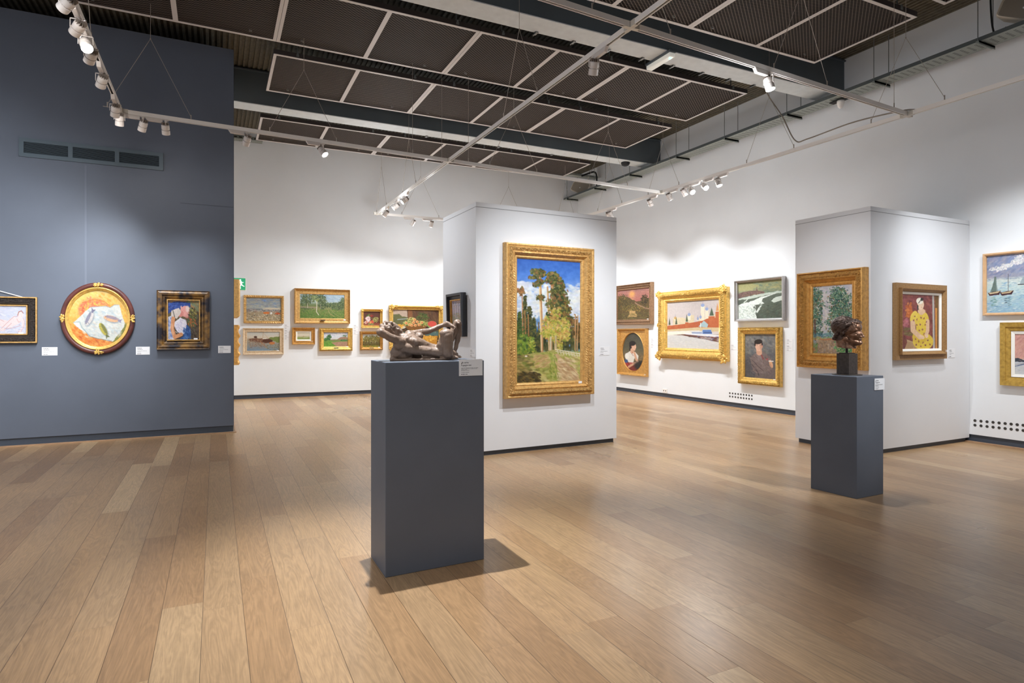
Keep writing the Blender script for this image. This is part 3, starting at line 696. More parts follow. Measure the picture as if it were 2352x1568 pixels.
def art_trees_sky():
    c = Cv(96, 170, 7); c.grad([(0, 'c8c4c8'), (.2, 'dad4d0'), (.6, 'd8d0cc'), (.76, '9cb0b4'), (1, '8a7860')])
    c.rect(0, 0, 1, .7, ['b6b4c0', 'e4dcd4', 'a8b0c4', 'd4ccc8'], 160, .03, 2, .3, .45); g = ['2e5248', '3c6a58', '5a8468', '7c9c80', '28444a', '48765c', '9aac88', '8a6a48']
    for x, y, rx, ry, n in ((.08, .12, .18, .10, 120), (.10, .28, .18, .12, 130), (.08, .45, .17, .12, 120), (.10, .58, .15, .12, 90), (.12, .70, .12, .06, 50), (.65, .09, .20, .06, 90), (.68, .2, .28, .09, 190), (.72, .33, .30, .10, 220), (.74, .45, .32, .10, 220), (.66, .56, .34, .09, 190), (.75, .66, .32, .10, 190), (.85, .74, .2, .06, 60)):
        c.fol(x, y, rx, ry, g, n, .014, 1.8)
    c.line([(.05, .5), (.06, .8)], .02, '5c4038'); c.line([(.60, .55), (.62, .78)], .02, '6a4a3c'); c.rect(0, .70, .5, .77, ['4e7c8c', '5c90a0', '3c6470', '6f9c90'], 60, .016, 1.6)
    c.rect(0, .755, 1, .80, ['b4c048', '8ca83c', 'c88c58'], 60, .012, 2.4); c.poly([(0, .93), (.2, .78), (.6, .775), (.75, .88), (1, .98), (1, 1), (0, 1)], 'a2876c', .012)
    c.rect(.1, .80, .7, 1, ['8a7460', 'b89c7c', '9c8c86', 'c4a888'], 120, .02, 1.8, 1.3, .6); c.line([(.18, .785), (.6, .785)], .015, 'c87c4c', .8, .01); c.fol(.80, .90, .22, .10, ['4e8a50', '6aa860', '3c6c44', '8cb878'], 130, .015)
    c.rect(0, .85, .12, 1, ['5c8a4c', 'b46a48', '6c9a58'], 30, .015, 2, -1); c.grain(8); return c
def art_yellow_dress():
    c = Cv(90, 130, 9); c.grad([(0, '8a4a44'), (1, '7a4438')]); c.rect(0, 0, 1, 1, ['96524c', '7c3c3c', 'a8604c', '8c4a54', '6c3a34', 'a05a5c'], 420, .035, 1.8, 1.4, .5)
    c.fol(.22, .3, .07, .12, ['d07838', 'c46a34', 'b85a30'], 40, .03); c.fol(.14, .55, .05, .1, ['c4767c', 'b0686c'], 25, .03); c.rect(.1, .6, .3, .75, ['6c5a38', '7c6a40'], 20, .03)
    c.poly([(0, 0), (.05, 0), (.05, 1), (0, 1)], 'c8b8a4'); c.poly([(.82, 0), (.87, 0), (.89, 1), (.84, 1)], 'bcb8b0'); c.poly([(.89, 0), (1, 0), (1, 1), (.9, 1)], '7c5a34'); c.poly([(.90, .24), (.95, .24), (.95, 1), (.91, 1)], 'd8964c')
    c.poly([(.16, .82), (.45, .90), (.42, 1), (.18, 1)], 'c8a67c'); c.poly([(.1, 1), (.18, .86), (.5, .92), (.6, 1)], 'b8946c')
    Y = 'e8c84c'; c.ell(.58, .86, .27, .16, Y, .1); c.ell(.50, .78, .20, .12, 'e0bc44'); c.poly([(.34, .44), (.44, .34), (.56, .32), (.68, .42), (.70, .62), (.64, .74), (.38, .76), (.40, .60)], Y)
    c.ell(.34, .42, .09, .12, 'eed058', .3); c.ell(.66, .42, .06, .1, Y, -.3)
    sk = 'e8c09c'; c.line([(.31, .52), (.32, .66), (.50, .78)], .085, sk); c.line([(.70, .48), (.70, .66), (.66, .74)], .06, sk); c.ell(.54, .78, .08, .035, 'f0cca8', .4); c.ell(.67, .76, .045, .04, 'f0cca8')
    c.line([(.52, .22), (.53, .34)], .075, sk); c.ell(.54, .31, .10, .05, sk); c.ell(.515, .185, .085, .095, 'f2d0b0'); c.ell(.49, .12, .09, .06, 'f2ead8', -.4); c.ell(.545, .09, .035, .03, '3c3a34'); c.line([(.46, .16), (.53, .09)], .01, '4c463c')
    c.ell(.44, .24, .02, .05, '4a4440'); c.dab(.49, .19, .012, .006, 0, '5a4238'); c.dab(.555, .19, .012, .006, 0, '5a4238'); c.dab(.535, .235, .02, .007, 0, 'c86050'); c.dab(.53, .21, .008, .014, 0, 'dca888')
    for x, y in ((.36, .40), (.42, .46), (.52, .42), (.6, .44), (.5, .55), (.63, .55), (.42, .56), (.56, .64), (.48, .66), (.38, .82), (.46, .86), (.58, .88), (.70, .84), (.64, .93), (.52, .95), (.76, .92), (.40, .92), (.66, .5), (.33, .48), (.6, .72)): c.fol(x, y, .016, .014, ['9c5c54', '8a4c5c', 'b07440'], 5, .012)
    c.grain(6); return c
def art_man():
    c = Cv(80, 118, 11); c.grad([(0, '7c7a78'), (.5, '6a6866'), (1, '54504e')]); c.rect(0, 0, 1, 1, ['6c7074', '868078', '5a5c60', '78746c', '8c8c84'], 260, .04, 1.8, .8, .45); c.ell(.12, .8, .3, .3, '4e4c50', soft=.6, a=.7); c.ell(.9, .58, .2, .2, '5a5a60', soft=.6, a=.6)
    J = '7a6a66'; c.poly([(.17, .55), (.35, .43), (.48, .38), (.62, .40), (.82, .52), (.90, .70), (.86, .80), (.60, .86), (.46, .93), (.28, .84), (.20, .68)], J, .006)
    c.poly([(.3, 1), (.36, .90), (.6, .86), (1, .74), (1, 1)], '6e6260', .006); c.poly([(.34, .44), (.48, .40), (.62, .70), (.56, .72)], '8a7a76'); c.line([(.22, .58), (.42, .72), (.62, .84)], .012, '4c4240'); c.line([(.3, .5), (.5, .62), (.66, .74)], .008, '9a8a84', .7); c.line([(.24, .7), (.42, .86), (.46, .93)], .02, '453c3c', .8)
    c.rect(.2, .5, .85, .88, ['8c7c78', '6a5c5a', '7c6c6c'], 70, .025, 3, .7, .4); c.poly([(.42, .40), (.52, .38), (.56, .46), (.50, .47)], 'e8e2dc'); c.line([(.51, .43), (.60, .56)], .028, '8c4c48'); c.line([(.45, .30), (.47, .42)], .12, 'd4a488')
    c.ell(.45, .27, .11, .115, 'e2b49a', -.1); c.ell(.44, .175, .13, .055, '2c2420', -.15); c.ell(.335, .23, .025, .05, '2c2420'); c.ell(.56, .23, .022, .045, '30262a'); c.ell(.565, .28, .018, .03, 'cc8c74'); c.ell(.52, .29, .04, .07, 'b88870', soft=.8, a=.6)
    c.dab(.405, .255, .02, .007, 0, '3a2824'); c.dab(.50, .255, .02, .007, 0, '3a2824'); c.dab(.395, .24, .026, .005, -.1, '3a2a24'); c.dab(.505, .24, .026, .005, .1, '3a2a24'); c.dab(.44, .30, .009, .022, .1, 'c48c74'); c.dab(.435, .337, .022, .008, 0, 'b4504c')
    c.ell(.84, .66, .05, .09, 'dcaa84', -.25); c.line([(.78, .60), (.90, .60)], .022, 'e6e0da'); c.line([(.82, .66), (.86, .76)], .012, 'a87058', .7); c.fol(.72, .57, .03, .02, ['a44c50'], 4, .02); c.grain(6); return c
def art_oval_woman():
    c = Cv(60, 104, 13); c.grad([(0, '4a463c'), (.4, '5c5844'), (.62, '7c6a4c'), (1, '2c2620')]); c.rect(0, .6, 1, .75, ['3e3a2c', '8a6c40'], 30, .03)
    c.poly([(.2, 1), (.16, .75), (.36, .8), (.62, .82), (.85, .86), (.8, 1)], '7c3028'); c.poly([(.3, .78), (.5, .74), (.56, .84), (.34, .86)], 'b05048'); c.poly([(.18, .55), (.42, .46), (.58, .50), (.74, .60), (.72, .7), (.56, .66), (.5, .78), (.3, .78), (.15, .7)], 'e6e0d4', .008)
    c.ell(.2, .62, .09, .08, 'f0ece2'); c.ell(.16, .76, .08, .06, '3c5c8c', .5); c.poly([(.1, .78), (.3, .82), (.28, .88), (.16, .86)], 'a83c38'); c.line([(.28, .90), (.60, .78), (.74, .80)], .05, 'd8a484'); c.line([(.74, .80), (.62, .66), (.55, .52)], .055, 'dcaa8a')
    c.line([(.44, .38), (.44, .5)], .09, 'd8a888'); c.ell(.52, .36, .11, .085, 'e2b294', -.2); c.ell(.46, .28, .15, .065, '221a18', -.1); c.ell(.38, .33, .07, .09, '2a201c'); c.line([(.36, .36), (.34, .46)], .03, '2a201c'); c.ell(.43, .36, .02, .02, 'cc8c74'); c.ell(.55, .44, .05, .03, 'e2b294')
    c.dab(.53, .345, .018, .006, 0, '3a2824'); c.dab(.60, .345, .012, .006, 0, '3a2824'); c.dab(.585, .405, .014, .006, 0, 'b4584c'); c.line([(.46, .5), (.44, .56), (.5, .6)], .008, '8c3830'); c.ell(.85, .85, .3, .12, '2c2824', soft=.5); c.grain(5); return c
def art_river():
    c = Cv(104, 90, 15); c.grad([(0, '8c8a5c'), (.2, 'a09a6c'), (.3, '76806a'), (.4, '5c6458'), (1, '4e5448')]); c.rect(.4, .05, 1, .35, ['5f7468', '7c8468', '8c8c64'], 80, .03, 4, .1, .5)
    c.poly([(0, .30), (.1, .26), (.3, .24), (.42, .24), (.43, .20), (.435, .10), (.445, .20), (.46, .26), (.6, .28), (.6, .34), (0, .42)], '6e5650', .006)
    c.rect(0, .28, .6, .38, ['7c5e54', '4a4038', '8a6e58'], 60, .014); c.rect(0, .34, .5, .37, ['e8d890', 'e0c878'], 12, .006, 1)
    for P, k in (([(0, .44), (.4, .36), (.9, .30), (1, .30), (1, .34), (.7, .38), (.3, .46), (0, .47)], 'b9c2b4'), ([(0, .62), (.1, .58), (.28, .54), (.55, .42), (.92, .34), (.7, .41), (.56, .47), (.55, .55), (.6, .6), (.45, .64), (.38, .62), (.42, .72), (.4, .85), (.44, 1), (0, 1)], 'dde2da'), ([(.75, .54), (.85, .46), (1, .42), (1, .54), (.88, .58), (.8, .58)], 'ccd4c8'), ([(.40, .82), (.52, .62), (.55, .64), (.44, .84)], 'd4dad0'), ([(.10, .56), (.24, .42), (.26, .43), (.14, .57)], 'c4ccc0')):
        c.poly(P, k, .012)
    c.poly([(.34, .68), (.46, .62), (.48, .68), (.38, .78)], '5a6054', .01); c.rect(0, .62, .4, 1, ['e8ece6', 'b8c4b8', 'cfd8cc', '93a090'], 140, .02, 2, .5, .6); c.rect(.5, .6, 1, 1, ['4a5044', '5c6250', '586a5a'], 80, .025, 3, -.3, .5); c.grain(6); return c
def art_sunset():
    c = Cv(76, 84, 17); c.grad([(0, '9c7068'), (.2, 'b07468'), (.38, 'b06c60'), (.5, '7c5444'), (1, '4c4028')]); c.ell(.46, .16, .08, .09, 'e8a85c', soft=1.2); c.ell(.46, .3, .06, .2, 'd89a60', soft=1.5, a=.6); c.rect(0, 0, 1, .4, ['b87c70', 'a46c64', 'c08870'], 60, .03, 3, .1, .4)
    c.poly([(0, .2), (.22, .18), (.42, .30), (.62, .42), (.75, .40), (1, .30), (1, 1), (0, 1)], '5e4c2c', .02); g = ['4a4024', '6c5830', '3c3820', '7c6434', '54482a']
    c.fol(.15, .38, .2, .22, g, 200, .022); c.fol(.35, .48, .15, .14, g, 120, .02); c.fol(.84, .38, .1, .16, ['38301c', '4c3e24', '5c4c2c'], 120, .02); c.line([(.86, .4), (.87, .72)], .02, '3a2c1c'); c.fol(.5, .64, .4, .12, ['7c6a34', '94783c', '5c5a2c'], 120, .02)
    c.line([(.56, .45), (.62, .5), (.86, .64), (1, .68)], .03, 'a07c64', .9); c.poly([(.4, .7), (.56, .72), (.62, .9), (.34, .92), (.36, .82)], 'c09a64', .02); c.rect(0, .78, 1, 1, ['5c5430', '7c7038', '3e4028', '8c7c44'], 120, .02, 2.2, .2, .6); c.grain(7); return c
def art_roses():
    c = Cv(50, 44, 19); c.grad([(0, '5c3a30'), (.8, '6a3c30'), (.84, '8c4c3c'), (1, '9c5c48')]); c.fol(.35, .35, .16, .14, ['5c7a3c', '7c9a4c', '3c4c28'], 30, .05); c.fol(.48, .32, .1, .1, ['7a2c28', '9c3c30'], 16, .05)
    c.fol(.28, .52, .13, .16, ['f0ccd0', 'e8b0b8', 'f6e0e0'], 40, .05); c.fol(.72, .58, .2, .18, ['a8b058', 'c4c878', '8c9a44', 'd8d890'], 70, .035, 1.1); c.ell(.52, .74, .10, .11, 'd8604c'); c.ell(.42, .78, .07, .08, 'e89a5c'); c.fol(.18, .76, .12, .1, ['f4e8dc', 'e8c8b8', 'd8563c'], 24, .045); c.fol(.45, .9, .2, .05, ['5c8c4c', '88a860'], 16, .04); c.grain(5); return c
def art_autumn():
    c = Cv(52, 40, 21); c.grad([(0, 'd8dcd8'), (.4, 'c8c8b0'), (.8, '6c6830'), (1, '8c7c34')])
    for x, y, r in ((.1, .5, .14), (.22, .36, .14), (.38, .42, .14), (.52, .30, .16), (.66, .40, .14), (.82, .36, .14), (.95, .45, .12)): c.fol(x, y, r*.8, r*1.5, ['6c6a2c', '8a7c34', '5c5a2a', 'a08038', '7c7440'], 70, .035); c.line([(x, y), (x, .88)], .02, '5c4028')
    c.rect(0, .6, 1, .85, ['3e3c20', '5c5428', '6c4c28'], 120, .04, 1.4, 1.5); c.rect(0, .87, 1, 1, ['8c9a3c', 'c8943c', '6c7c30'], 50, .04, 3); c.grain(6); return c
def art_basket():
    c = Cv(100, 90, 23); c.grad([(0, '5c4434'), (.5, '4c382c'), (.75, '3c3024'), (1, '4c3828')]); c.poly([(0, 0), (.30, 0), (.32, .4), (0, .6)], 'c0aa98'); c.poly([(0, .15), (.12, .12), (.2, .2), (.34, .22), (.34, .5), (0, .5)], '6a6c48', .02); c.line([(.1, .28), (.34, .25)], .02, 'a4b0b0')
    c.poly([(.32, 0), (.42, 0), (.42, .4), (.32, .4)], '8a5c3c'); c.rect(.42, 0, 1, .35, ['6c4c34', '7c5a3c', '5a4030'], 60, .04, 4, 1.2, .4); c.fol(.66, .2, .14, .12, ['5c6c38', '4a5a30'], 40, .03)
    g = ['a8b058', 'c8cc74', '8c9c48', 'd8d88c']; c.poly([(.24, .46), (.74, .44), (.66, .58), (.34, .58)], '8a5c30'); c.fol(.32, .38, .10, .07, g, 50, .022, 1.1); c.fol(.66, .38, .12, .08, g, 60, .022, 1.1); c.fol(.4, .28, .1, .06, g, 30, .02)
    for x, y in ((.46, .28), (.52, .34), (.44, .36), (.56, .42), (.48, .44), (.62, .36), (.36, .42), (.28, .38), (.4, .44)): c.ell(x, y, .035, .042, 'e8b878'); c.ell(x + .008, y + .008, .018, .02, 'dc7c50', soft=.8)
    c.ell(.85, .42, .11, .11, '86a860'); c.ell(.85, .40, .10, .085, 'd8584c'); c.ell(.14, .5, .13, .05, 'd8d0bc'); c.fol(.13, .47, .1, .05, ['e8a83c', 'f0bc50'], 40, .02); c.poly([(0, .62), (1, .62), (1, .74), (0, .74)], '56706c', .01)
    c.rect(0, .56, 1, .64, ['e0a848', 'a8b058', 'd88840'], 26, .02, 1); c.poly([(.2, .74), (.98, .74), (.95, 1), (.25, 1)], 'c88c34', .01); c.fol(.6, .82, .35, .1, ['e8ac40', 'd89438', 'f0c060'], 130, .025); c.grain(5); return c
def art_seaside():
    c = Cv(88, 60, 25); c.grad([(0, '9c9f9a'), (.2, 'a6a8a0'), (.42, 'b4b6ac'), (.5, '8f979c'), (.55, '7c8488'), (.6, 'a8987c'), (1, 'bca888')], wob=.02); c.rect(0, 0, 1, .4, ['8c949c', 'b4b4a8', '9aa0a4', '7c94b8'], 90, .05, 3, .1, .45); c.fol(.5, .12, .06, .04, ['7c98c4'], 10, .04)
    c.poly([(.45, .46), (.7, .42), (1, .44), (1, .5), (.5, .5)], 'd4c8b0', .01); c.rect(0, .5, 1, .62, ['5c646c', 'd0c4b4', '8c6a5c', 'b87c70', 'e8e0d0', '6c7468'], 130, .02, 2.5); c.ell(.57, .65, .09, .045, 'd87838'); c.ell(.89, .68, .08, .055, 'c05c34'); c.ell(.71, .66, .03, .045, 'f2f0ec'); c.line([(.1, .65), (.2, .56), (.45, .56)], .012, 'd8d0c0')
    c.rect(0, .70, 1, 1, ['d4c4a4', 'b8a47c', '8c7c64', 'e4dcc4', '9c8c70', '6c6458'], 260, .03, 1.8, .3, .75); c.grain(6); return c
def art_boats():
    c = Cv(82, 48, 27); c.grad([(0, 'c8ccc8'), (.3, 'd8ccb8'), (.4, 'b8a890'), (.6, 'a09c90'), (1, '7c94a8')]); c.poly([(.65, .32), (.85, .26), (1, .24), (1, .6), (.8, .5)], '7c8a48', .02); c.poly([(.05, .36), (.3, .34), (.7, .38), (.75, .5), (.6, .6), (.1, .5)], '7c5440', .015)
    c.rect(.06, .4, .6, .85, ['a07c60', '7c5c48', 'b89c80', '8c7c74'], 120, .03, 2); c.line([(.48, .36), (.49, .02)], .012, 'b89468'); c.line([(.49, .04), (.64, .34)], .008, 'c8a478'); c.poly([(.46, .34), (.62, .34), (.58, .38), (.48, .38)], 'f0ece0'); c.ell(.26, .28, .05, .06, '5c4034'); c.ell(.62, .48, .16, .1, '5c3828'); c.ell(.76, .6, .09, .07, 'c87c48')
    c.line([(.4, .5), (.6, .84)], .014, 'c88c50'); c.rect(.6, .65, 1, 1, ['8c7c54', '6c6444', 'a8946c'], 60, .03, 2, .4); c.rect(0, .8, .5, 1, ['8c9cac', '7488a0'], 30, .03, 3, 0, .5); c.grain(6); return c
def art_birches():
    c = Cv(108, 62, 29); c.grad([(0, '9cb4c8'), (.3, 'b4c4c8'), (.45, '6c7c4c'), (.55, '8c8c5c'), (1, '5c7a38')]); c.rect(.5, 0, 1, .32, ['a8bccc', 'bccacc', '94acc4'], 60, .05, 2.5, .2, .5); g = ['44583a', '5a6a44', '3a4c34', '6c7a54', '7c8458']
    for x, y, rx, ry, n in ((.15, .18, .12, .18, 130), (.12, .36, .12, .12, 80), (.34, .15, .1, .16, 110), (.48, .22, .1, .22, 170), (.50, .46, .08, .16, 110), (.62, .44, .06, .1, 40), (.78, .46, .14, .12, 140), (.9, .42, .1, .12, 90), (.96, .28, .06, .14, 70), (.85, .55, .14, .12, 110), (.12, .62, .12, .1, 90)): c.fol(x, y, rx, ry, g, n, .028)
    c.fol(.34, .2, .08, .14, ['9caa6c', '8c9a5c'], 40, .025); c.line([(0, .54), (.36, .55)], .03, 'a4907c'); c.rect(0, .62, 1, 1, ['5c8038', '4c7030', '7c9448', '6c8a40', '8c8c50'], 330, .03, 2.2, .2, .6)
    c.line([(.37, .3), (.375, .5), (.365, .72), (.42, .86)], .022, 'dcd4c0'); c.line([(.17, .4), (.17, .56)], .018, 'c8c0a8'); c.line([(.46, .4), (.46, .6)], .014, 'a49c84'); c.line([(.62, .62), (.66, .78), (.76, .9)], .02, 'b09c6c', .8); c.line([(.68, .62), (.78, .8), (.94, .98)], .014, 'a8986c', .7); c.grain(6); return c
def art_pale_field():
    c = Cv(44, 28, 31); c.grad([(0, 'd4ccb4'), (.45, 'dcd0b8'), (.6, 'c4bc9c'), (.66, '9ca464'), (1, '8a9a54')]); c.poly([(.42, .6), (.46, .5), (.55, .5), (.58, .6)], 'b89c7c'); c.rect(.1, .58, 1, .64, ['9c9c74', 'a8a88c'], 14, .04); c.line([(.5, .76), (.8, .74)], .03, 'c8ccb0'); c.grain(4); return c
def art_field():
    c = Cv(70, 42, 33); c.grad([(0, 'b4c0d8'), (.3, 'd4d8e0'), (.48, 'd8d4d0'), (.55, '7c9a4c'), (1, '6c9a40')]); c.fol(.3, .2, .3, .1, ['e8e8ec', 'dcdfe8'], 40, .06, a=.6); c.fol(.7, .15, .2, .1, ['e8e8ec'], 30, .06, a=.6)
    c.fol(.22, .36, .09, .18, ['3c6a38', '4c7c44', '2c5430'], 70, .04); c.fol(.1, .5, .08, .1, ['4c8040', '3c6a34'], 30, .04); c.poly([(.55, .5), (.7, .34), (.9, .30), (1, .38), (1, .56), (.6, .56)], 'a4846c', .01); c.fol(.85, .25, .1, .05, ['4c7040'], 20, .03); c.fol(.82, .56, .16, .06, ['3c7044', '4c8850'], 40, .03)
    c.rect(.3, .5, .65, .62, ['9c7c70', '8c8060', '6c8c4c'], 30, .03); c.rect(0, .68, .5, 1, ['6ca43c', '5c9038', '84b04c'], 60, .05, 2.5, .2, .6); c.poly([(.32, .72), (.6, .66), (1, .64), (1, 1), (.55, 1)], 'b48c74', .01); c.rect(.45, .72, 1, 1, ['c09c84', 'a07c68'], 60, .03, 2, -.5, .6); c.grain(5); return c
def art_birch_tall():
    c = Cv(40, 110, 35); c.grad([(0, 'bcb8d0'), (.35, 'ccbcc8'), (.55, 'b0a8a4'), (.75, '8c9484'), (1, '9c8c7c')]); c.rect(0, 0, 1, .4, ['d8c8c0', 'a8b0d0', 'ccb4b4'], 60, .03, 2, 1, .5)
    for x in (.2, .4, .62, .8): c.line([(x, .05), (x + .03, .8)], .012, '7c6c68'); c.line([(x, .1), (x - .25, .02)], .006, '8c7470'); c.line([(x, .22), (x + .25, .12)], .006, '8c7470')
    c.fol(.5, .6, .6, .15, ['c8985c', '9ca890', 'c0b0c0', '8c8c6c'], 160, .018); c.rect(0, .75, 1, 1, ['7c8c7c', 'b09078', '9c9cb0'], 90, .02, 2); c.grain(6); return c
def art_sea():
    c = Cv(190, 148, 37); c.grad([(0, '8490b4'), (.2, '94a0bc'), (.38, '989cb0'), (.42, 'd4dad4'), (.6, 'c8dad8'), (1, '94b8d0')]); c.rect(0, 0, 1, .38, ['7c88ac', 'a8a8b8', '9c9cb4', '8898bc', 'b0a8b0'], 150, .035, 3, -.5, .5)
    for x, y, rx, ry in ((.14, .24, .1, .035), (.26, .2, .08, .035), (.40, .15, .08, .04), (.50, .09, .12, .06), (.62, .07, .12, .05), (.78, .10, .14, .05), (.92, .14, .12, .05)): c.fol(x, y, rx, ry, ['f2efe8', 'e4e2e2', 'ccccd4'], 60, .02, 1.4, -.3, .8)
    c.rect(0, .405, 1, .43, ['7c90a8', '8c9cb0'], 40, .008, 6, 0); c.rect(0, .44, 1, 1, ['e4ece4', 'b4d4dc', '8cb4d4', '74a0c8', 'd0e4e0', 'a0ccd0'], 420, .012, 5, -.05, .55)
    def boat(x, y, r, hull, deck): c.poly([(x - r, y - .02), (x + r*1.1, y - .045), (x + r*.8, y + .025), (x - r*.7, y + .035)], hull, .004); c.poly([(x - r*.85, y - .012), (x + r, y - .038), (x + r*.6, y - .004), (x - r*.6, y + .008)], deck, .003)
    c.poly([(.05, .63), (.085, .52), (.105, .37), (.125, .37), (.135, .50), (.13, .63)], '6c7c74', .006); c.poly([(.12, .38), (.15, .62), (.13, .62)], '8c9c98'); boat(.10, .66, .085, '4c2c30', 'd8c49c')
    c.line([(.285, .34), (.285, .64)], .006, '4c4448'); boat(.26, .665, .085, '442830', 'ccb48c'); c.poly([(.43, .52), (.47, .40), (.51, .41), (.50, .52)], 'a0b0b4'); c.line([(.41, .53), (.48, .53)], .014, '4c4c50')
    c.poly([(.72, .56), (.78, .36), (.82, .40), (.80, .56)], '8c9ca4'); boat(.77, .58, .06, '44343c', 'c4b494')
    c.rect(.06, .72, .14, .88, ['5c8478', '88a898'], 16, .010, 4, 0); c.rect(.24, .72, .32, .88, ['4c6c74', '7ca0a8', '3c4c58'], 16, .010, 4, 0); c.grain(5); return c
def art_pink_sky():
    c = Cv(110, 110, 39); c.grad([(0, 'cc9890'), (.3, 'd8a496'), (.6, 'dcac9c'), (.64, 'd8b4a4'), (.66, 'c8ccd4'), (1, 'd4d4d4')]); c.rect(0, 0, 1, .6, ['d49c8c', 'e0ac9c', 'c88c88'], 120, .04, 3, -.6, .4)
    c.poly([(0, .60), (.12, .59), (.25, .63), (.6, .62), (1, .63), (1, .67), (0, .69)], '3c4450', .008); c.rect(.1, .62, .9, .66, ['f0ece8', '6c5c5c', 'c8784c'], 40, .01); c.line([(0, .80), (.4, .71), (1, .70)], .018, '4c5c80'); c.line([(0, .76), (.4, .69)], .01, 'b0a8a8'); c.rect(0, .78, 1, 1, ['d8d8d8', 'c4ccd4', 'e0dcd8'], 50, .03, 4, -.2, .5); c.grain(4); return c
def art_profile():
    c = Cv(78, 96, 41); c.grad([(0, 'a07c5c'), (.3, '6c6044'), (1, '4a3c34')]); c.rect(.6, 0, 1, .3, ['6c8c6c', 'a88458', '7c8c74'], 60, .04, 2, .7); c.rect(.6, .3, 1, 1, ['4c4034', '5c4a3c', '38302c', '6c5444', '5c6450'], 130, .035, 2.2, .9)
    c.poly([(0, .1), (.3, .03), (.72, .06), (.70, .18), (.5, .16), (.2, .24), (0, .36)], '2c4890', .01); c.rect(0, .06, .6, .22, ['3858a8', '24387c', '4c64ac'], 60, .025, 3, -.2, .6); c.ell(.55, .28, .16, .14, 'e8a49c', .2); c.ell(.40, .34, .10, .08, 'dc9088'); c.poly([(.12, .26), (.36, .2), (.42, .3), (.28, .48), (.1, .4)], 'd8ccc4', .01); c.line([(.16, .26), (.22, .44)], .02, '6c6c68')
    c.ell(.62, .22, .06, .08, 'f0d4cc', soft=.6); c.ell(.42, .18, .02, .04, 'e4b4a8'); c.fol(.78, .32, .1, .12, ['7c7440', '4c4c2c', 'a89c54', '3c3c2c'], 70, .025, 2.5, .9); c.dab(.9, .34, .03, .02, 0, 'e8b838'); c.fol(.78, .55, .12, .12, ['4c5c34', '6c7444', 'b06038'], 60, .025, 2.5, .9); c.ell(.60, .42, .055, .035, 'dc9c90'); c.line([(.56, .44), (.65, .43)], .01, 'a05c54')
    c.poly([(0, .42), (.12, .40), (.2, .9), (.2, 1), (0, 1)], 'c8ccdc', .01); c.rect(0, .45, .14, 1, ['8c9cc8', 'e4e4ec', '5c74b0'], 50, .025, 3, 1.3, .6); c.poly([(.22, .54), (.40, .44), (.56, .50), (.62, .70), (.54, .88), (.3, .80), (.2, .64)], 'e4e0ea', .01); c.rect(.25, .5, .58, .82, ['f2f0f4', 'c0bcd8', 'd4d0e0'], 50, .03, 2, .9, .6)
    c.line([(.17, .46), (.14, .72), (.22, .93), (.42, .86)], .09, 'd8986c'); c.line([(.13, .60), (.17, .86)], .03, 'eab894', .8); c.dab(.2, .46, .05, .03, .8, 'e0a47c'); c.poly([(.60, .62), (.70, .70), (.72, .9), (.6, 1), (.3, 1), (.5, .9)], '2c5490', .01); c.rect(.5, .68, .72, 1, ['3c6cb0', '24407c', '5c84bc'], 40, .03, 2.5, 1, .6); c.grain(8); return c
def art_nude_drawing():
    c = Cv(120, 66, 43); c.grad([(0, 'c4cadc'), (.5, 'd0d2de'), (1, 'c8ccdc')]); c.rect(0, 0, 1, 1, ['b4bedc', 'dcdce4', 'c8c8dc', 'd8d0d8'], 160, .04, 5, .1, .4); S = 'e4d4d4'
    c.line([(.10, .72), (.4, .60), (.62, .66), (.80, .52)], .24, S); c.ell(.86, .34, .06, .12, S); c.line([(.72, .42), (.46, .74)], .09, S); c.line([(.90, .5), (.92, .7), (.86, .9)], .09, S); c.line([(.1, .8), (.5, .84)], .12, S)
    for P in ([(.46, .78), (.6, .55), (.72, .38), (.8, .38)], [(.54, .80), (.66, .62)], [(.10, .60), (.38, .46), (.5, .56)], [(.78, .46), (.82, .58), (.86, .56)], [(.92, .44), (.95, .56), (.93, .76), (.86, .94)], [(.5, .82), (.7, .78), (.86, .70)], [(.84, .9), (.8, .92), (.88, .96)], [(.02, .9), (.4, .92)]): c.line(P, .012, 'c88c8c', .8)
    c.line([(.80, .34), (.82, .22), (.88, .18), (.92, .26)], .03, 'a87064', .9); c.dab(.87, .3, .02, .01, 0, 'b08080'); c.dab(.88, .37, .02, .008, 0, 'c07070'); c.dab(.84, .66, .03, .02, .5, '9c7c70', .7); c.rect(0, .75, 1, 1, ['9ca8cc', 'b4b8d4'], 30, .015, 6, .05, .6); c.grain(5); return c
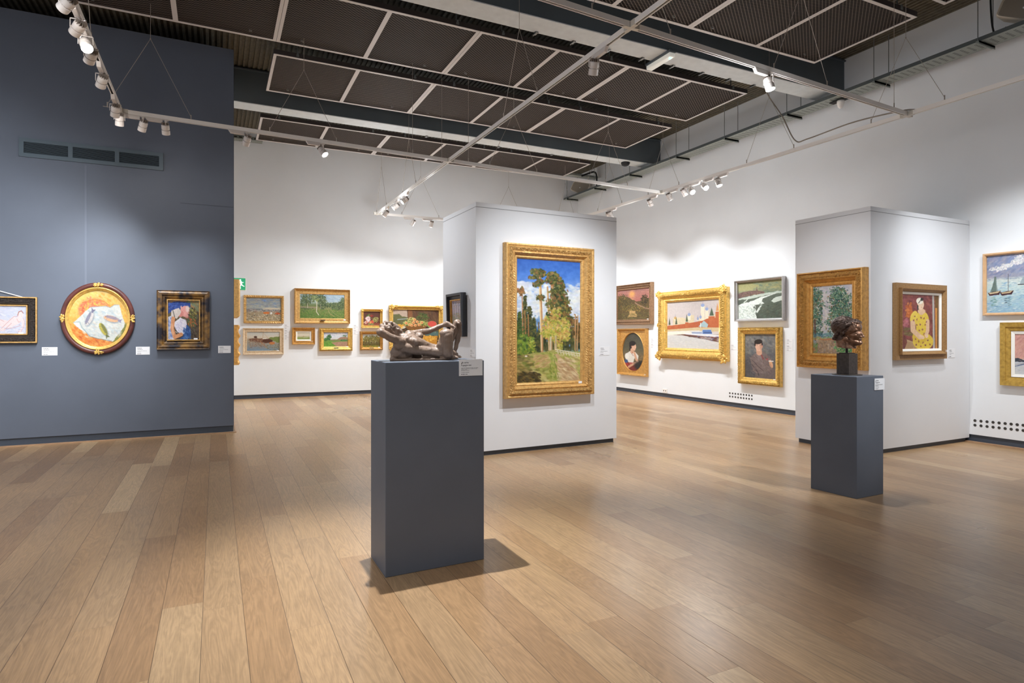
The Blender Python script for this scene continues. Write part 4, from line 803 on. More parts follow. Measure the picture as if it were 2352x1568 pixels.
def art_fish():
    c = Cv(128, 128, 45); c.grad([(0, 'd8bc78'), (.4, 'e0b458'), (1, 'dc8c44')]); c.rect(0, 0, .5, .5, ['dcc880', 'e4bc60', 'd8b860'], 120, .03, 2, .8, .6); c.rect(.5, .05, 1, .5, ['e8a84c', 'e49440', 'e0b868'], 120, .03, 2, .6, .6); c.rect(0, .6, .8, 1, ['dc7834', 'e09048', 'cc6030', 'e0a860'], 200, .03, 2, .6, .6)
    c.ell(.42, .36, .26, .22, 'dc8058', soft=.2); c.fol(.42, .3, .22, .14, ['e07858', 'e8a860', 'd86c50', 'e8bc50'], 120, .03, a=.6); c.ell(.95, .8, .25, .22, '7c7c40', soft=.3); c.line([(.22, .22), (.42, .155), (.6, .19), (.68, .26)], .008, 'c87434')
    c.poly([(.07, .57), (.20, .45), (.36, .30), (.48, .28), (.62, .27), (.70, .30), (.76, .25), (.86, .25), (.90, .42), (.96, .58), (.94, .66), (.84, .78), (.76, .90), (.66, .90), (.5, .85), (.34, .82), (.30, .75), (.2, .70), (.12, .64)], 'cfd2cc', .006)
    c.rect(.25, .35, .88, .82, ['dcdcd4', 'bcc8cc', 'c8c4bc', 'a8bcc8', 'e0dcd0'], 160, .03, 2.2, .5, .45); c.line([(.07, .57), (.18, .56), (.22, .66), (.34, .80)], .012, '8ca4ac', .8); c.line([(.36, .30), (.62, .275), (.70, .30), (.77, .25), (.86, .25)], .008, '8498a8', .8); c.poly([(.08, .58), (.16, .57), (.2, .68), (.3, .76), (.2, .70)], 'eae6dc'); c.line([(.34, .81), (.5, .86), (.72, .90)], .008, '74847c')
    def fish(x, y, L, ang, back, belly):
        ca, sa = math.cos(ang), math.sin(ang)
        def p(u, v): return (x + (u*ca - v*sa)*L, y + (u*sa + v*ca)*L)
        c.ell(x + .012, y + .014, L*.5, L*.22, '84909c', ang, soft=.4, a=.7); c.ell(x, y, L*.5, L*.2, belly, ang); c.ell(*p(.02, -.08), L*.44, L*.1, back, ang, soft=.4, a=.8); c.poly([p(.42, -.03), p(.72, -.16), p(.64, 0), p(.72, .14), p(.42, .04)], back); c.line([p(-.30, -.16), p(-.26, 0), p(-.32, .16)], .006, back, .8); c.dab(*p(-.38, -.04), .012, .012, 0, '2c2c30')
    fish(.34, .50, .27, -1.15 + PI*0, '787890', 'cfc8c4'); fish(.72, .50, .27, .24, '8c88a0', 'dcae88'); fish(.58, .69, .25, 1.08, '6c7048', 'b8ac50'); c.grain(6); return c
# ================================================================ hanging the pictures
GL = 'paintings on the blue wall'; GK = 'paintings on the back wall'; GR = 'paintings on the long side wall'; GP = 'paintings on the partitions'
# blue wall
painting('nude', 'L', (-72, 680), (86.3, 682.4), (84, 787), (-72, 787), 'black and gilt framed pale drawing of a reclining figure on the blue wall', art_nude_drawing(), .102,
         [(0, .8), (.03, 1), (.12, 1), (.15, .7), (.3, .8), (.62, .75), (.74, .6), (.76, .75), (.84, .75), (.9, .5)], G_ebony, {4: ('rand', .004, .04), 3: ('rand', .004, .04)}, .05, inner_m=G_old, group=GL, tagpos=(.17, .12, .5))
e, w_, h_, b_ = PAINTINGS['nude']
for z in (-.012, w_*0):
    pass
bm = bmesh.new(); sweep(bm, w_ + .004, h_ + .004, [(0, .03), (0, .054), (.014, .054), (.018, .03)]); obj('outer_bead', bm, G_old, e)
bm = bmesh.new(); tube(bm, [(-.1, h_/2 + .09, .02), (w_*.32, h_/2 - .01, .02)], .006, 6); obj('hanging_cord', bm, M_card, e)

# round picture
def round_painting():
    d = .055; s, z = on_wall('L', 224, 731.3, d*.6); sl = on_wall('L', 137.6, 731, d*.6)[0]; sr = on_wall('L', 310.6, 731, d*.6)[0]
    zt = on_wall('L', 224, 648.5, d*.6)[1]; zb = on_wall('L', 224, 814.4, d*.6)[1]
    s = (sl + sr)/2; z = (zt + zb)/2; R = ((sr - sl)/2 + (zt - zb)/2)/2; ay = (zt - zb)/(sr - sl)
    e = empty('framed_painting', mtx=wall_matrix('L', s, z, .004)); tag(e, 'round mahogany framed painting of three fish on white paper', 'painting', GL)
    S = Matrix.Diagonal((1/math.sqrt(ay), math.sqrt(ay), 1, 1)); ri = R*.775
    bm = bmesh.new(); lathe(bm, [(R*.97, 0), (R*.995, d*.4), (R*.985, d*.8), (R*.95, d), (R*.90, d*.97), (R*.865, d*.8), (R*.862, 0)], 96, S, cap=False); obj('frame', bm, G_mahog, e, True)
    bm = bmesh.new(); lathe(bm, [(R*.865, 0), (R*.865, d*.9), (R*.85, d*1.0), (R*.83, d*.92), (R*.81, d*.6), (R*.795, d*.55), (R*.78, d*.5), (R*.77, d*.2)], 96, S, cap=False); obj('inner_slip', bm, G_gold, e, True)
    oval_canvas(art_fish(), 0, 0, ri/math.sqrt(ay), ri*math.sqrt(ay), d*.25, e, nr=70, na=260)
    for k in range(4):
        a = k*PI/2; cx, cy = R*.93*math.cos(a)/math.sqrt(ay), R*.93*math.sin(a)*math.sqrt(ay)
        cluster('carved_ornament', e, G_gold, cx, cy, d*.98, R*.12, 5 + k, 1.5 if k % 2 else .55, .55 if k % 2 else 1.5)
    return e
round_painting()
painting('profile', 'L', (359.6, 666.3), (482, 668.4), (481.7, 801.7), (359.6, 802.4), 'blackened gilt framed painting of a figure in profile at the end of the blue wall', art_profile(), .125,
         [(0, .7), (.03, .95), (.12, .8), (.3, 1), (.5, .95), (.62, .6), (.68, .75), (.78, .7), (.85, .45)], G_black, None, .065, inner_m=G_old, group=GL, tagpos=(.18, .145, .55))
# back wall
painting('seaside', 'K', (560, 676.5), (652, 680), (651.4, 743), (559, 741.7), 'gilt beaded frame with an overcast beach and small huts, above the cream framed boats', art_seaside(), .055, PR_thin, G_old, {1: ('bead', .014, .035), 2: ('bead', .01, .035)}, .05, group=GK)
painting('boats', 'K', (558, 753), (651.8, 753.6), (651.4, 813.3), (557.6, 814.7), 'cream framed painting of beached fishing boats under the beaded beach picture', art_boats(), .085, PR_scoop, G_pale, None, .06, group=GK, tagpos=(.12, .08, .5))
painting('birches', 'K', (676.6, 661), (804.5, 666), (803.6, 743.3), (676, 742.7), 'largest gilt framed landscape on the back wall, birch trees by a grassy track', art_birches(), .125, [(0, .8), (.05, 1), (.12, .95), (.2, .7), (.3, .45), (.42, .38), (.9, .35), (.97, .3)], G_old, {1: ('rope', .004, .03), 2: ('rope', .004, .03)}, .11, group=GK, tagpos=(.12, .09, .4), plaque=True)
painting('pale_field', 'K', (671, 752), (723.8, 752), (723.5, 790.5), (671, 791), 'smallest gilt framed picture, a pale green field with a white liner', art_pale_field(), .085, PR_scoop, G_orange, {6: ('bead', .006, .03)}, .08, liner=.028, group=GK, tagpos=(.08, .07, .5))
painting('field', 'K', (733.4, 752), (809.6, 754), (809.6, 805.4), (733.8, 806), 'leafy gilt frame with a ploughed field and cottages below the birch landscape', art_field(), .105, PR_ornate, G_gold, {2: ('rand', .02, .03), 3: ('leaf', .02, .045), 4: ('rand', .016, .03), 8: ('bead', .005, .02)}, .08, group=GK, step=.01, tagpos=(.12, .09, .6), plaque=True)
painting('roses', 'K', (830, 709), (879, 710.5), (878, 752.5), (829.7, 752.5), 'small gilt framed still life of pink roses and grapes', art_roses(), .058, PR_scoop, G_gold, {1: ('bead', .006, .05)}, .06, group=GK)
e, w_, h_, b_ = PAINTINGS['roses']
for sx in (-1, 1):
    for sy in (-1, 1): cluster('corner_ornament', e, G_gold, sx*(w_/2 - .025), sy*(h_/2 - .025), .055, .045, 3 + sx + sy)
painting('autumn', 'K', (827, 760), (879.8, 761), (879.2, 803.5), (827, 804), 'small carved gilt frame with autumn trees, directly under the roses', art_autumn(), .07, PR_ornate, G_orange, {2: ('rand', .012, .025), 3: ('leaf', .012, .03), 4: ('rand', .012, .025)}, .07, group=GK, step=.01, tagpos=(.09, .06, .6), plaque=True)
painting('basket', 'K', (894.4, 700), (1018, 704), (1017, 801), (894.4, 801), 'wide gilt framed still life of a fruit basket and melon behind the clay figure', art_basket(), .105, [(0, .7), (.05, .95), (.2, 1), (.35, .85), (.5, .55), (.62, .6), (.75, .5), (.9, .5), (.97, .35)], G_gold, None, .09, group=GK)
e, w_, h_, b_ = PAINTINGS['basket']
for sx in (-1, 1):
    for sy in (-1, 1):
        cluster('corner_ornament', e, G_gold, sx*(w_/2 - .05), sy*(h_/2 - .04), .085, .085, 13 + sx + 2*sy)
        cluster('corner_ornament', e, G_gold, sx*(w_/2 - .16), sy*(h_/2 - .02), .08, .06, 33 + sx + 2*sy, 1.4, .6)
        cluster('corner_ornament', e, G_gold, sx*(w_/2 - .02), sy*(h_/2 - .15), .08, .06, 43 + sx + 2*sy, .6, 1.4)
# partition side: black frame, leaning forward
painting('birch_tall', 'S', (1028.6, 676), (1063, 672), (1067.5, 775), (1032, 770), 'narrow black framed picture of bare birches on the shaded end of the centre partition', art_birch_tall(), .075, [(0, .8), (0, 1), (.4, 1), (.45, .4), (.8, .35), (.95, .3)], G_slateside, None, .065, inner_m=G_orange, group=GP, tilt=.03, tagpos=(.07, .05, .9))
# centre partition
painting('pines', 'M', (1161.5, 555.5), (1364, 571.3), (1364, 905.2), (1160.5, 916), 'very tall gilt framed painting of sunlit pines over a forest track', art_pines(), .185,
         [(0, .5), (.03, .8), (.12, .85), (.2, .78), (.26, .9), (.33, 1), (.4, .95), (.52, .78), (.62, .82), (.7, .68), (.78, .45), (.86, .48), (.93, .4)], G_old, {5: ('leaf', .012, .05), 6: ('leaf', .012, .05), 8: ('bead', .009, .035), 1: ('bead', .003, .02)}, .11, group=GP, step=.012, tagpos=(.2, .16, .5))
# long side wall
painting('sunset', 'R', (1409, 658), (1497.6, 646), (1497, 744), (1409, 746.5), 'brown gilt framed picture of a pink sunset over a wooded valley', art_sunset(), .13, [(0, .7), (.04, .95), (.14, 1), (.24, .75), (.4, .7), (.52, .85), (.62, .6), (.8, .5), (.9, .55), (.97, .35)], G_bronze, {4: ('rand', .005, .03), 5: ('rand', .005, .03)}, .10, group=GR, tagpos=(.17, .12, .5))
painting('kremlin', 'R', (1511.6, 671), (1666, 658.4), (1669, 829.5), (1511.6, 823), 'widest and most ornate gilt frame with a walled city above a snowy river', art_kremlin(), .24,
         [(0, .45), (.03, .6), (.10, .55), (.16, .8), (.24, 1), (.34, 1.08), (.44, 1), (.54, .78), (.62, .7), (.72, .55), (.82, .58), (.9, .5), (.97, .35)], G_gold, {4: ('rope', .009, .05), 5: ('rope', .009, .05), 6: ('rope', .009, .05), 1: ('bead', .003, .03), 10: ('bead', .006, .025)}, .15, group=GR, step=.012)
e, w_, h_, b_ = PAINTINGS['kremlin']
for sx in (-1, 1):
    for sy in (-1, 1):
        cluster('corner_ornament', e, G_gold, sx*(w_/2 - .05), sy*(h_/2 - .05), .13, .12, 3 + sx + 2*sy)
        cluster('corner_ornament', e, G_gold, sx*(w_/2 - .13), sy*(h_/2 - .09), .14, .08, 8 + sx + 2*sy, 1.3, .8)
for px_, py_ in ((0, 1), (0, -1), (1, 0), (-1, 0)):
    cluster('centre_ornament', e, G_gold, px_*(w_/2 - .07), py_*(h_/2 - .07), .145, .07, 21 + px_ + 3*py_, 1, 1)
painting('river', 'R', (1687.7, 645), (1799.7, 633.4), (1801.6, 735.4), (1690, 738.6), 'silver framed picture of a half frozen green river with a spire', art_river(), .052, [(0, .8), (0, 1), (.35, 1), (.5, .7), (.9, .6)], G_silver, None, .09, group=GR, tilt=.012)
painting('man', 'R', (1695.4, 753), (1792, 750), (1793.6, 888), (1697, 881), 'carved gilt frame with a portrait of a seated person in a grey suit', art_man(), .13, PR_ornate, G_gold, {1: ('rand', .012, .04), 2: ('rand', .024, .035), 3: ('leaf', .026, .05), 4: ('rand', .022, .035), 5: ('rand', .014, .03), 8: ('bead', .005, .02)}, .09, group=GR, step=.009, tagpos=(.14, .12, .5))
def oval_painting():
    e, Wd, Ht, b = painting('oval', 'R', (1418.8, 755), (1484.5, 753.6), (1484.5, 864.4), (1419.5, 859.5), 'gilt frame, oval opening, woman resting her chin on her hand', None, .06, [(0, .7), (.05, 1), (.3, 1), (.5, .8), (.9, .5)], G_orange, None, .10, group=GR)
    d = .10; cx, cz = on_wall('R', 1453.4, 807.8, .05); s0 = on_wall('R', 1429, 807.8, .05)[0]; s1 = on_wall('R', 1478, 807.8, .05)[0]; z1 = on_wall('R', 1453.4, 764.5, .05)[1]; z0 = on_wall('R', 1453.4, 851.2, .05)[1]
    inv = e.matrix_world.inverted(); o, D, n = WALLS['R']; c = inv @ (o + D*((s0+s1)/2) + Vector((0, 0, (z0+z1)/2)) + n*.05)
    cx, cy, rx, ry = c.x, c.y, (s1-s0)/2, (z1-z0)/2
    bm = bmesh.new(); N = 96; hx, hy = Wd/2 - b + .004, Ht/2 - b + .004; rows = []
    for k in range(N):
        t = 2*PI*k/N; ct, st = math.cos(t), math.sin(t); q = min(hx/max(abs(ct), 1e-6), hy/max(abs(st), 1e-6))
        rows.append([bm.verts.new(p) for p in ((q*ct, q*st, d*.42), (cx + rx*1.06*ct, cy + ry*1.04*st, d*.42), (cx + rx*1.03*ct, cy + ry*1.02*st, d*.5), (cx + rx*ct, cy + ry*st, d*.22))])
    for A, B in zip(rows, rows[1:] + rows[:1]):
        for r in range(3): bm.faces.new((A[r], B[r], B[r+1], A[r+1]))
    bmesh.ops.recalc_face_normals(bm, faces=bm.faces[:]); obj('oval_mount', bm, G_orange, e)
    oval_canvas(art_oval_woman(), cx, cy, rx*1.02, ry*1.02, d*.24, e, nr=50, na=160)
    sticker(e, Wd/2 - .02, -Ht/2 + .05, .09)
oval_painting()
# side partition
painting('trees_sky', 'Q', (1832, 628), (1984.5, 613), (1986, 850.5), (1834, 843), 'carved gilt frame with tall green trees against pale sky, behind the bronze head', art_trees_sky(), .19, [(0, .6), (.03, .95), (.1, 1), (.14, .8), (.24, .85), (.35, .92), (.46, .8), (.52, .85), (.6, .5), (.72, .3), (.8, .36), (.86, .45), (.96, .35)], G_orange, {4: ('rand', .016, .035), 5: ('leaf', .014, .05), 6: ('rand', .014, .03)}, .12, group=GP, step=.01)
painting('yellow_dress', 'P', (2060, 648), (2176, 656), (2175.5, 823.6), (2060, 826.5), 'stepped walnut and gilt frame with a person in a yellow flowered dress', art_yellow_dress(), .105, [(0, .5), (0, .62), (.55, .55), (.6, .5), (.6, 1), (.66, 1), (.8, .8), (.95, .6)], G_walnut, None, .08, liner=.028, inner_m=None, group=GP, tagpos=(.05, .10, .95))
painting('sea', 'R', (2257, 583.5), (2460, 563), (2460, 721), (2259.5, 723.7), 'maple framed seascape with sailing boats near the side partition', art_sea(), .034, PR_thin, G_maple, None, .05, group=GR)
painting('pink_sky', 'R', (2297, 739.5), (2440, 739.5), (2440, 892), (2298.5, 885.6), 'broad plain gilt frame with a pink sky over snow, under the seascape', art_pink_sky(), .115, [(0, .7), (.03, 1), (.5, .85), (.55, .65), (.9, .5)], frame_material('flat_gilt', rgb(196, 158, 74), .45, .4), None, .06, liner=.035, group=GR)
# two frames on the side of the blue wall, seen edge on
wall('E', (.243, 0), (0, 1))
def edge_frame(label, y0, y1, z0, z1, d, wavy, m):
    e = empty('framed_painting', mtx=Matrix(((0, 0, 1, .246), (1, 0, 0, (y0+y1)/2), (0, 1, 0, (z0+z1)/2), (0, 0, 0, 1)))); tag(e, label, 'painting', 'gilt frames seen edge on')
    W, H = y1 - y0, z1 - z0
    bm = bmesh.new()
    f = None
    if wavy:
        def f(r, t, L): return ((.035*math.sin(2*PI*t/L*2 + 1.57)**4 if r in (2, 3) else 0), 0)
    sweep(bm, W, H, [(0, 0), (0, d*.6), (.0, d*.85), (.03, d), (.07, d*.85), (.09, d*.6), (.12, d*.4)], f, .03); bmesh.ops.recalc_face_normals(bm, faces=bm.faces[:]); obj('frame', bm, m, e)
    rect_canvas(art_autumn(), -W/2 + .11, W/2 - .11, -H/2 + .11, H/2 - .11, d*.4, e)
p = on_x(548, 641, .37); q = on_x(548, 728, .37)
edge_frame('old gilt frame seen edge on past the blue wall, above the wavy one', p.y, p.y + 1.0, q.z, p.z, .15, False, G_old)
p = on_x(546, 746, .38); q = on_x(546, 838, .38)
edge_frame('orange gilt frame with wavy profile seen edge on, lower on the blue wall end', p.y, p.y + 1.1, q.z, p.z, .15, True, G_orange)

# ================================================================ caption cards
def print_lines(parent, w, h, lines, z=.0035):
    bm = bmesh.new()
    for x0, y, words_, th in lines:
        x = x0
        for wd in words_:
            box(bm, -w/2 + x*w, -w/2 + (x + wd)*w, h/2 - y*h - th*h, h/2 - y*h, z - .0005, z + .0004); x += wd + .02
    obj('printed_text', bm, M_ink, parent)
def card_at(mtx, w, h, label, big=False):
    e = empty('caption_card', mtx=mtx); tag(e, label, 'caption card', 'white caption cards')
    bm = bmesh.new(); box(bm, -w/2, w/2, -h/2, h/2, 0, .003); obj('card', bm, M_card, e)
    if big:
        L = [(.16, .195, (.035, .09, .08), .03), (.23, .165, (.02, .09), .012), (.09, .29, (.05,), .0), (.09, .345, (.045, .22, .12), .035), (.15, .415, (.07, .07), .014),
             (.09, .515, (.08, .05, .19, .03, .08, .05, .12), .014), (.09, .565, (.1, .03, .18, .02, .12, .04, .06), .014), (.09, .62, (.12, .1), .014), (.09, .67, (.04, .12, .14), .014), (.09, .78, (.03, .1, .16), .018), (.09, .885, (.05, .07, .02, .06), .032)]
        print_lines(e, w, h, [l for l in L if l[3] > 0])
        bm = bmesh.new()  # feather emblem beside the wordmark
        for a, b_, c_ in ((.105, .27, .028), (.118, .225, .04), (.132, .18, .03)):
            M = Matrix.Translation((-w/2 + a*w, h/2 - b_*h, .0038)) @ Matrix.Rotation(1.0, 4, 'Z')
            box(bm, -c_*w*.8, c_*w*.8, -.012*w, .012*w, 0, .0004, M)
        obj('feather_emblem', bm, M_ink, e)
    else:
        print_lines(e, w, h, [(.1, .16, (.06, .12, .1), .05), (.12, .32, (.1, .14, .08), .04), (.1, .52, (.2, .12, .2, .1), .025), (.1, .66, (.14, .12), .025), (.1, .86, (.12, .14), .05)])
    return e
def card(k, x0, y0, x1, y1, label):
    s0, zt = on_wall(k, x0, y0, .004); s1, zb = on_wall(k, x1, y1, .004)
    z1 = on_wall(k, (x0+x1)/2, y0, .004)[1]; z0 = on_wall(k, (x0+x1)/2, y1, .004)[1]
    return card_at(wall_matrix(k, (s0+s1)/2, (z0+z1)/2, .001), s1 - s0, z1 - z0, label)
card('L', 96, 797, 132, 816, 'white caption card between the pale drawing and the round fish painting')
card('L', 312, 796, 344, 814.3, 'white caption card between the round painting and the blackened gilt frame')
card('L', 501, 793.8, 530, 810.5, 'white caption card at the very end of the blue wall')
card('M', 1377, 795.8, 1400, 815.6, 'white caption card beside the tall pine painting')
card('S', 1079, 801, 1091.5, 819, 'white caption card on the shaded end of the centre partition')
card('R', 1495, 777, 1505, 787, 'upper caption card between the oval portrait and the ornate city frame')
card('R', 1495, 788.5, 1505, 798.5, 'lower caption card between the oval portrait and the ornate city frame')
card('R', 1678, 790, 1693, 803, 'white caption card between the ornate city frame and the suited portrait')
card('R', 1806, 778, 1821, 790, 'upper caption card past the suited portrait beside the side partition')
card('R', 1806, 792, 1821, 805.5, 'lower caption card past the suited portrait beside the side partition')
card('P', 2179, 800, 2193.5, 821, 'white caption card beside the yellow dress painting')
for y, n in ((744, 'top'), (756.5, 'middle'), (768.5, 'bottom')): card('K', 652.5, y, 667, y + 11, '%s of three caption cards between boats and pale field pictures' % n)
for y, n in ((745, 'upper'), (756.5, 'lower')): card('K', 811, y, 825.5, y + 10.5, '%s caption card between ploughed field and autumn trees pictures' % n)
# cards on the plinths
def face_card(a, b_, px0, py0, px1, py1, label, big):
    o = Vector((a[0], a[1], 0)); D = Vector((b_[0]-a[0], b_[1]-a[1], 0)).normalized(); n = D.cross(Vector((0, 0, 1))); oo = o + n*.002
    p = [on_plane(x, y, oo, n) for x, y in ((px0, (py0 + 0)), (px1, py0), (px1, py1), (px0, py1))]
    s0 = (p[0]-oo).dot(D); s1 = (p[1]-oo).dot(D); z1 = (p[0].z + p[1].z)/2; z0 = (p[2].z + p[3].z)/2
    c = oo + D*((s0+s1)/2); c.z = (z0+z1)/2
    card_at(Matrix(((D.x, 0, n.x, c.x), (D.y, 0, n.y, c.y), (0, 1, 0, c.z), (0, 0, 0, 1))), s1-s0, z1-z0, label, big)
face_card(P1[0], P1[1], 1054, 824.8, 1108, 862.5, 'large caption card at the top corner of the plinth under the clay figure', True)
face_card(P2[0], P2[1], 2008, 868.5, 2031, 895, 'caption card at the top corner of the plinth under the bronze head', True)

# ================================================================ wall fittings
def vent_grille():
    P = [on_wall('L', *c) for c in ((44, 315), (375, 353), (375, 393.5), (44, 358))]
    s0 = P[0][0]; s1 = P[1][0]; z1 = (P[0][1]+P[1][1])/2; z0 = (P[2][1]+P[3][1])/2; W, H = s1-s0, z1-z0
    e = empty('air_grille', mtx=wall_matrix('L', (s0+s1)/2, (z0+z1)/2, .001)); tag(e, 'long three section louvred air grille high on the blue wall', 'air grille')
    m = mat('grille_paint', rgb(84, 98, 108), .45); t = .05; sw = (W - 2*t - 2*.05)/3
    bm = bmesh.new()
    for x0, x1, y0, y1 in ((-W/2, W/2, -H/2, -H/2 + t), (-W/2, W/2, H/2 - t, H/2), (-W/2, -W/2 + t, -H/2 + t, H/2 - t), (W/2 - t, W/2, -H/2 + t, H/2 - t), (-W/2 + t + sw, -W/2 + t + sw + .05, -H/2 + t, H/2 - t), (-W/2 + t + 2*sw + .05, -W/2 + t + 2*sw + .1, -H/2 + t, H/2 - t)):
        box(bm, x0, x1, y0, y1, 0, .02)
    obj('frame', bm, m, e)
    for k in range(3):
        x0 = -W/2 + t + k*(sw + .05); n = 11; hh = H - 2*t
        bm = bmesh.new(); box(bm, x0, x0 + sw, -H/2 + t, H/2 - t, 0, .003); bk = obj('grille_section', bm, mat('duct_black', rgb(10, 10, 12), .8), e)
        bm = bmesh.new()
        for j in range(n):
            y = -H/2 + t + (j + .5)*hh/n; M = Matrix.Translation((0, y, .011)) @ Matrix.Rotation(-.5, 4, 'X'); box(bm, x0, x0 + sw, -hh/n*.24, hh/n*.24, -.001, .001, M)
        obj('louvre_blades', bm, m, bk)['kind'] = 'stuff'
vent_grille()
M_hole = mat('hole_lining', rgb(58, 54, 50), .7)
def hole_vent(x0, x1, ya0, ya1, yb0, yb1, n, label):
    e = None
    for j, (a, b_) in enumerate(((ya0, yb0), (ya1, yb1))):
        for i in range(n):
            t = i/(n-1); s, z = on_wall('R', x0 + (x1-x0)*t, a + (b_-a)*t, .001)
            if e is None:
                s9, z9 = s, z; e = empty('air_vent', mtx=wall_matrix('R', s, z, .001)); tag(e, label, 'air vent')
            bm = bmesh.new(); lathe(bm, [(.0185, .0015), (.0165, .002), (.0155, .0005), (.001, .0003)], 14, Matrix.Translation((s - s9, z - z9, 0)), cap=False)
            obj('vent_hole', bm, M_hole, e)
hole_vent(1676.5, 1727, 902.5, 910, 908.3, 916.5, 9, 'two rows of round air holes below the suited portrait')
hole_vent(2239.5, 2378, 965.5, 976, 979, 991.5, 11, 'two rows of round air holes below the pink sky painting')
s, z = on_wall('R', 1527, 897, .01)
e = empty('wall_socket', mtx=wall_matrix('R', s, z, .001)); tag(e, 'small white double socket low on the side wall above the skirting', 'wall socket')
bm = bmesh.new(); box(bm, -.075, .075, -.045, .045, 0, .012); bevel(bm, .003, 1); obj('face_plate', bm, M_track, e)
for sx in (-.035, .035):
    bm = bmesh.new(); box(bm, sx - .012, sx + .012, -.012, .012, .0115, .0135); obj('socket_opening', bm, M_dark, e)
# exit sign
def exit_sign():
    d = ray(549, 652); c = EYE + d*(14.25/d.y); a = math.radians(-12)
    x = (RGT*math.cos(math.radians(25)) + FWD*math.sin(math.radians(25))).normalized(); n = x.cross(Vector((0, 0, 1)))
    e = empty('exit_sign', mtx=Matrix(((x.x, 0, n.x, c.x), (x.y, 0, n.y, c.y), (0, 1, 0, c.z), (0, 0, 0, 1)))); tag(e, 'green running person exit sign behind the blue wall corner', 'exit sign')
    W, H = .25, .25
    bm = bmesh.new(); box(bm, -W/2 - .012, W/2 + .012, -H/2 - .012, H/2 + .012, -.05, 0); bevel(bm, .004, 1); obj('housing', bm, M_track, e)
    bm = bmesh.new(); box(bm, -W/2, W/2, -H/2, H/2, .0, .003); pn = obj('green_panel', bm, mat('exit_green', rgb(40, 150, 104), .4, emis=rgb(40, 150, 104), es=.25), e)
    bm = bmesh.new(); ball(bm, (.025, .085, .005), .018, 2, (1, 1, .15))
    def limb(p, q, r): bar(bm, (*p, .005), (*q, .005), .003, r, Vector((0, 0, 1)).cross(Vector((q[0]-p[0], q[1]-p[1], 0)).normalized()))
    for p, q, r in (((.03, .06), (.045, -.01), .035), ((.03, .06), (.0, .03), .014), ((.0, .03), (.01, .0), .012), ((.035, .055), (.07, .03), .014), ((.07, .03), (.09, .04), .012), ((.045, -.01), (.02, -.045), .02), ((.02, -.045), (.03, -.10), .016), ((.045, -.01), (.075, -.035), .02), ((.075, -.035), (.105, -.05), .016)): limb(p, q, r)
    box(bm, -.11, -.045, -.012, .012, .0035, .006)
    obj('running_person_symbol', bm, mat('exit_white', rgb(235, 245, 240), .5, emis=rgb(235, 245, 240), es=.3), pn)
    bm = bmesh.new(); bar(bm, (0, H/2, -.025), (0, H/2 + .03, -.025), .03); bar(bm, (0, -.02, -.04), (0, -.02, -.5), .02); obj('mounting_arm', bm, M_track, e)
exit_sign()
# ================================================================ lighting tracks
ZT = 4.05
SL = .0625
def t1y(x): return 8.46 + SL*(x + 1.0)
def t4y(x): return 4.225 + .066*(x - 3.17)
XT3, XT2, XT6 = 3.165, 7.405, -1.0
def track(label, p, q, bridles=(), drops=()):
    """p, q ends (x,y); bridles/drops = distances along the track"""
    p, q = Vector((*p, ZT)), Vector((*q, ZT)); d = (q-p); L = d.length; d.normalize(); sd = d.cross(Vector((0, 0, 1)))
    e = empty('lighting_track', p); tag(e, label, 'lighting track', 'white suspended lighting tracks'); q = q - p; p = Vector((0, 0, 0))
    bm = bmesh.new()
    bar(bm, p + Vector((0, 0, .012)), q + Vector((0, 0, .012)), .036, .030)
    for k in (-1, 1):
        bar(bm, p + sd*k*.0145 + Vector((0, 0, -.012)), q + sd*k*.0145 + Vector((0, 0, -.012)), .007, .018)
    obj('rail', bm, M_track, e)
    bm = bmesh.new(); bar(bm, p + Vector((0, 0, -.006)), q + Vector((0, 0, -.006)), .021, .006); obj('conductor_slot', bm, M_dark, e)
    hz = ZC - ZT - .001
    for b_ in bridles:
        c = p + d*b_; ap = c + Vector((0, 0, .92))
        bm = bmesh.new()
        for k in (-.43, .43):
            f = c + d*k; tube(bm, [f + Vector((0, 0, .06)), ap], .0028, 5); tube(bm, [f + Vector((0, 0, .025)), f + Vector((0, 0, .085))], .007, 6); bar(bm, f - d*.045 + Vector((0, 0, .03)), f + d*.045 + Vector((0, 0, .03)), .006)
        tube(bm, [ap, c + Vector((0, 0, hz))], .0028, 5); ball(bm, ap, .009, 1)
        obj('suspension_wire', bm, M_wire, e)
    for b_ in drops:
        c = p + d*b_; bm = bmesh.new(); tube(bm, [c + Vector((0, 0, .03)), c + Vector((0, 0, hz))], .0028, 5); tube(bm, [c + Vector((0, 0, .025)), c + Vector((0, 0, .085))], .007, 6); obj('suspension_wire', bm, M_wire, e)
    return e
track('white lighting track running along the blue wall toward the centre partition', (XT6, t1y(XT6)), (XT2, t1y(XT2)), (.3, 2.07, 5.3, 7.2), (3.6, 4.5))
track('white lighting track in front of the blue wall leading toward the viewer', (XT6, t1y(XT6) + .018), (XT6, 1.0), (2.35, 5.0))
track('long diagonal lighting track crossing the middle of the gallery', (XT3, 13.24), (XT3, 1.0), (.35, 2.4, 6.9, 11.0), (4.2,))
track('lighting track crossing overhead above the bronze head', (-3.0, t4y(-3.0)), (XT2, t4y(XT2)), (4.1, 6.2, 8.45), (10.15,))
track('short lighting track before the back wall above the fruit still life', (XT3 - .018, 13.26), (XT2, 13.30), (1.0, 3.2))
track('lighting track along the long side wall below the cable tray', (XT2, 13.32), (XT2, 1.0), (.9, 2.7, 4.4, 6.8, 8.8, 10.6))
M_conn = mat('track_connector', rgb(206, 200, 190), .4)
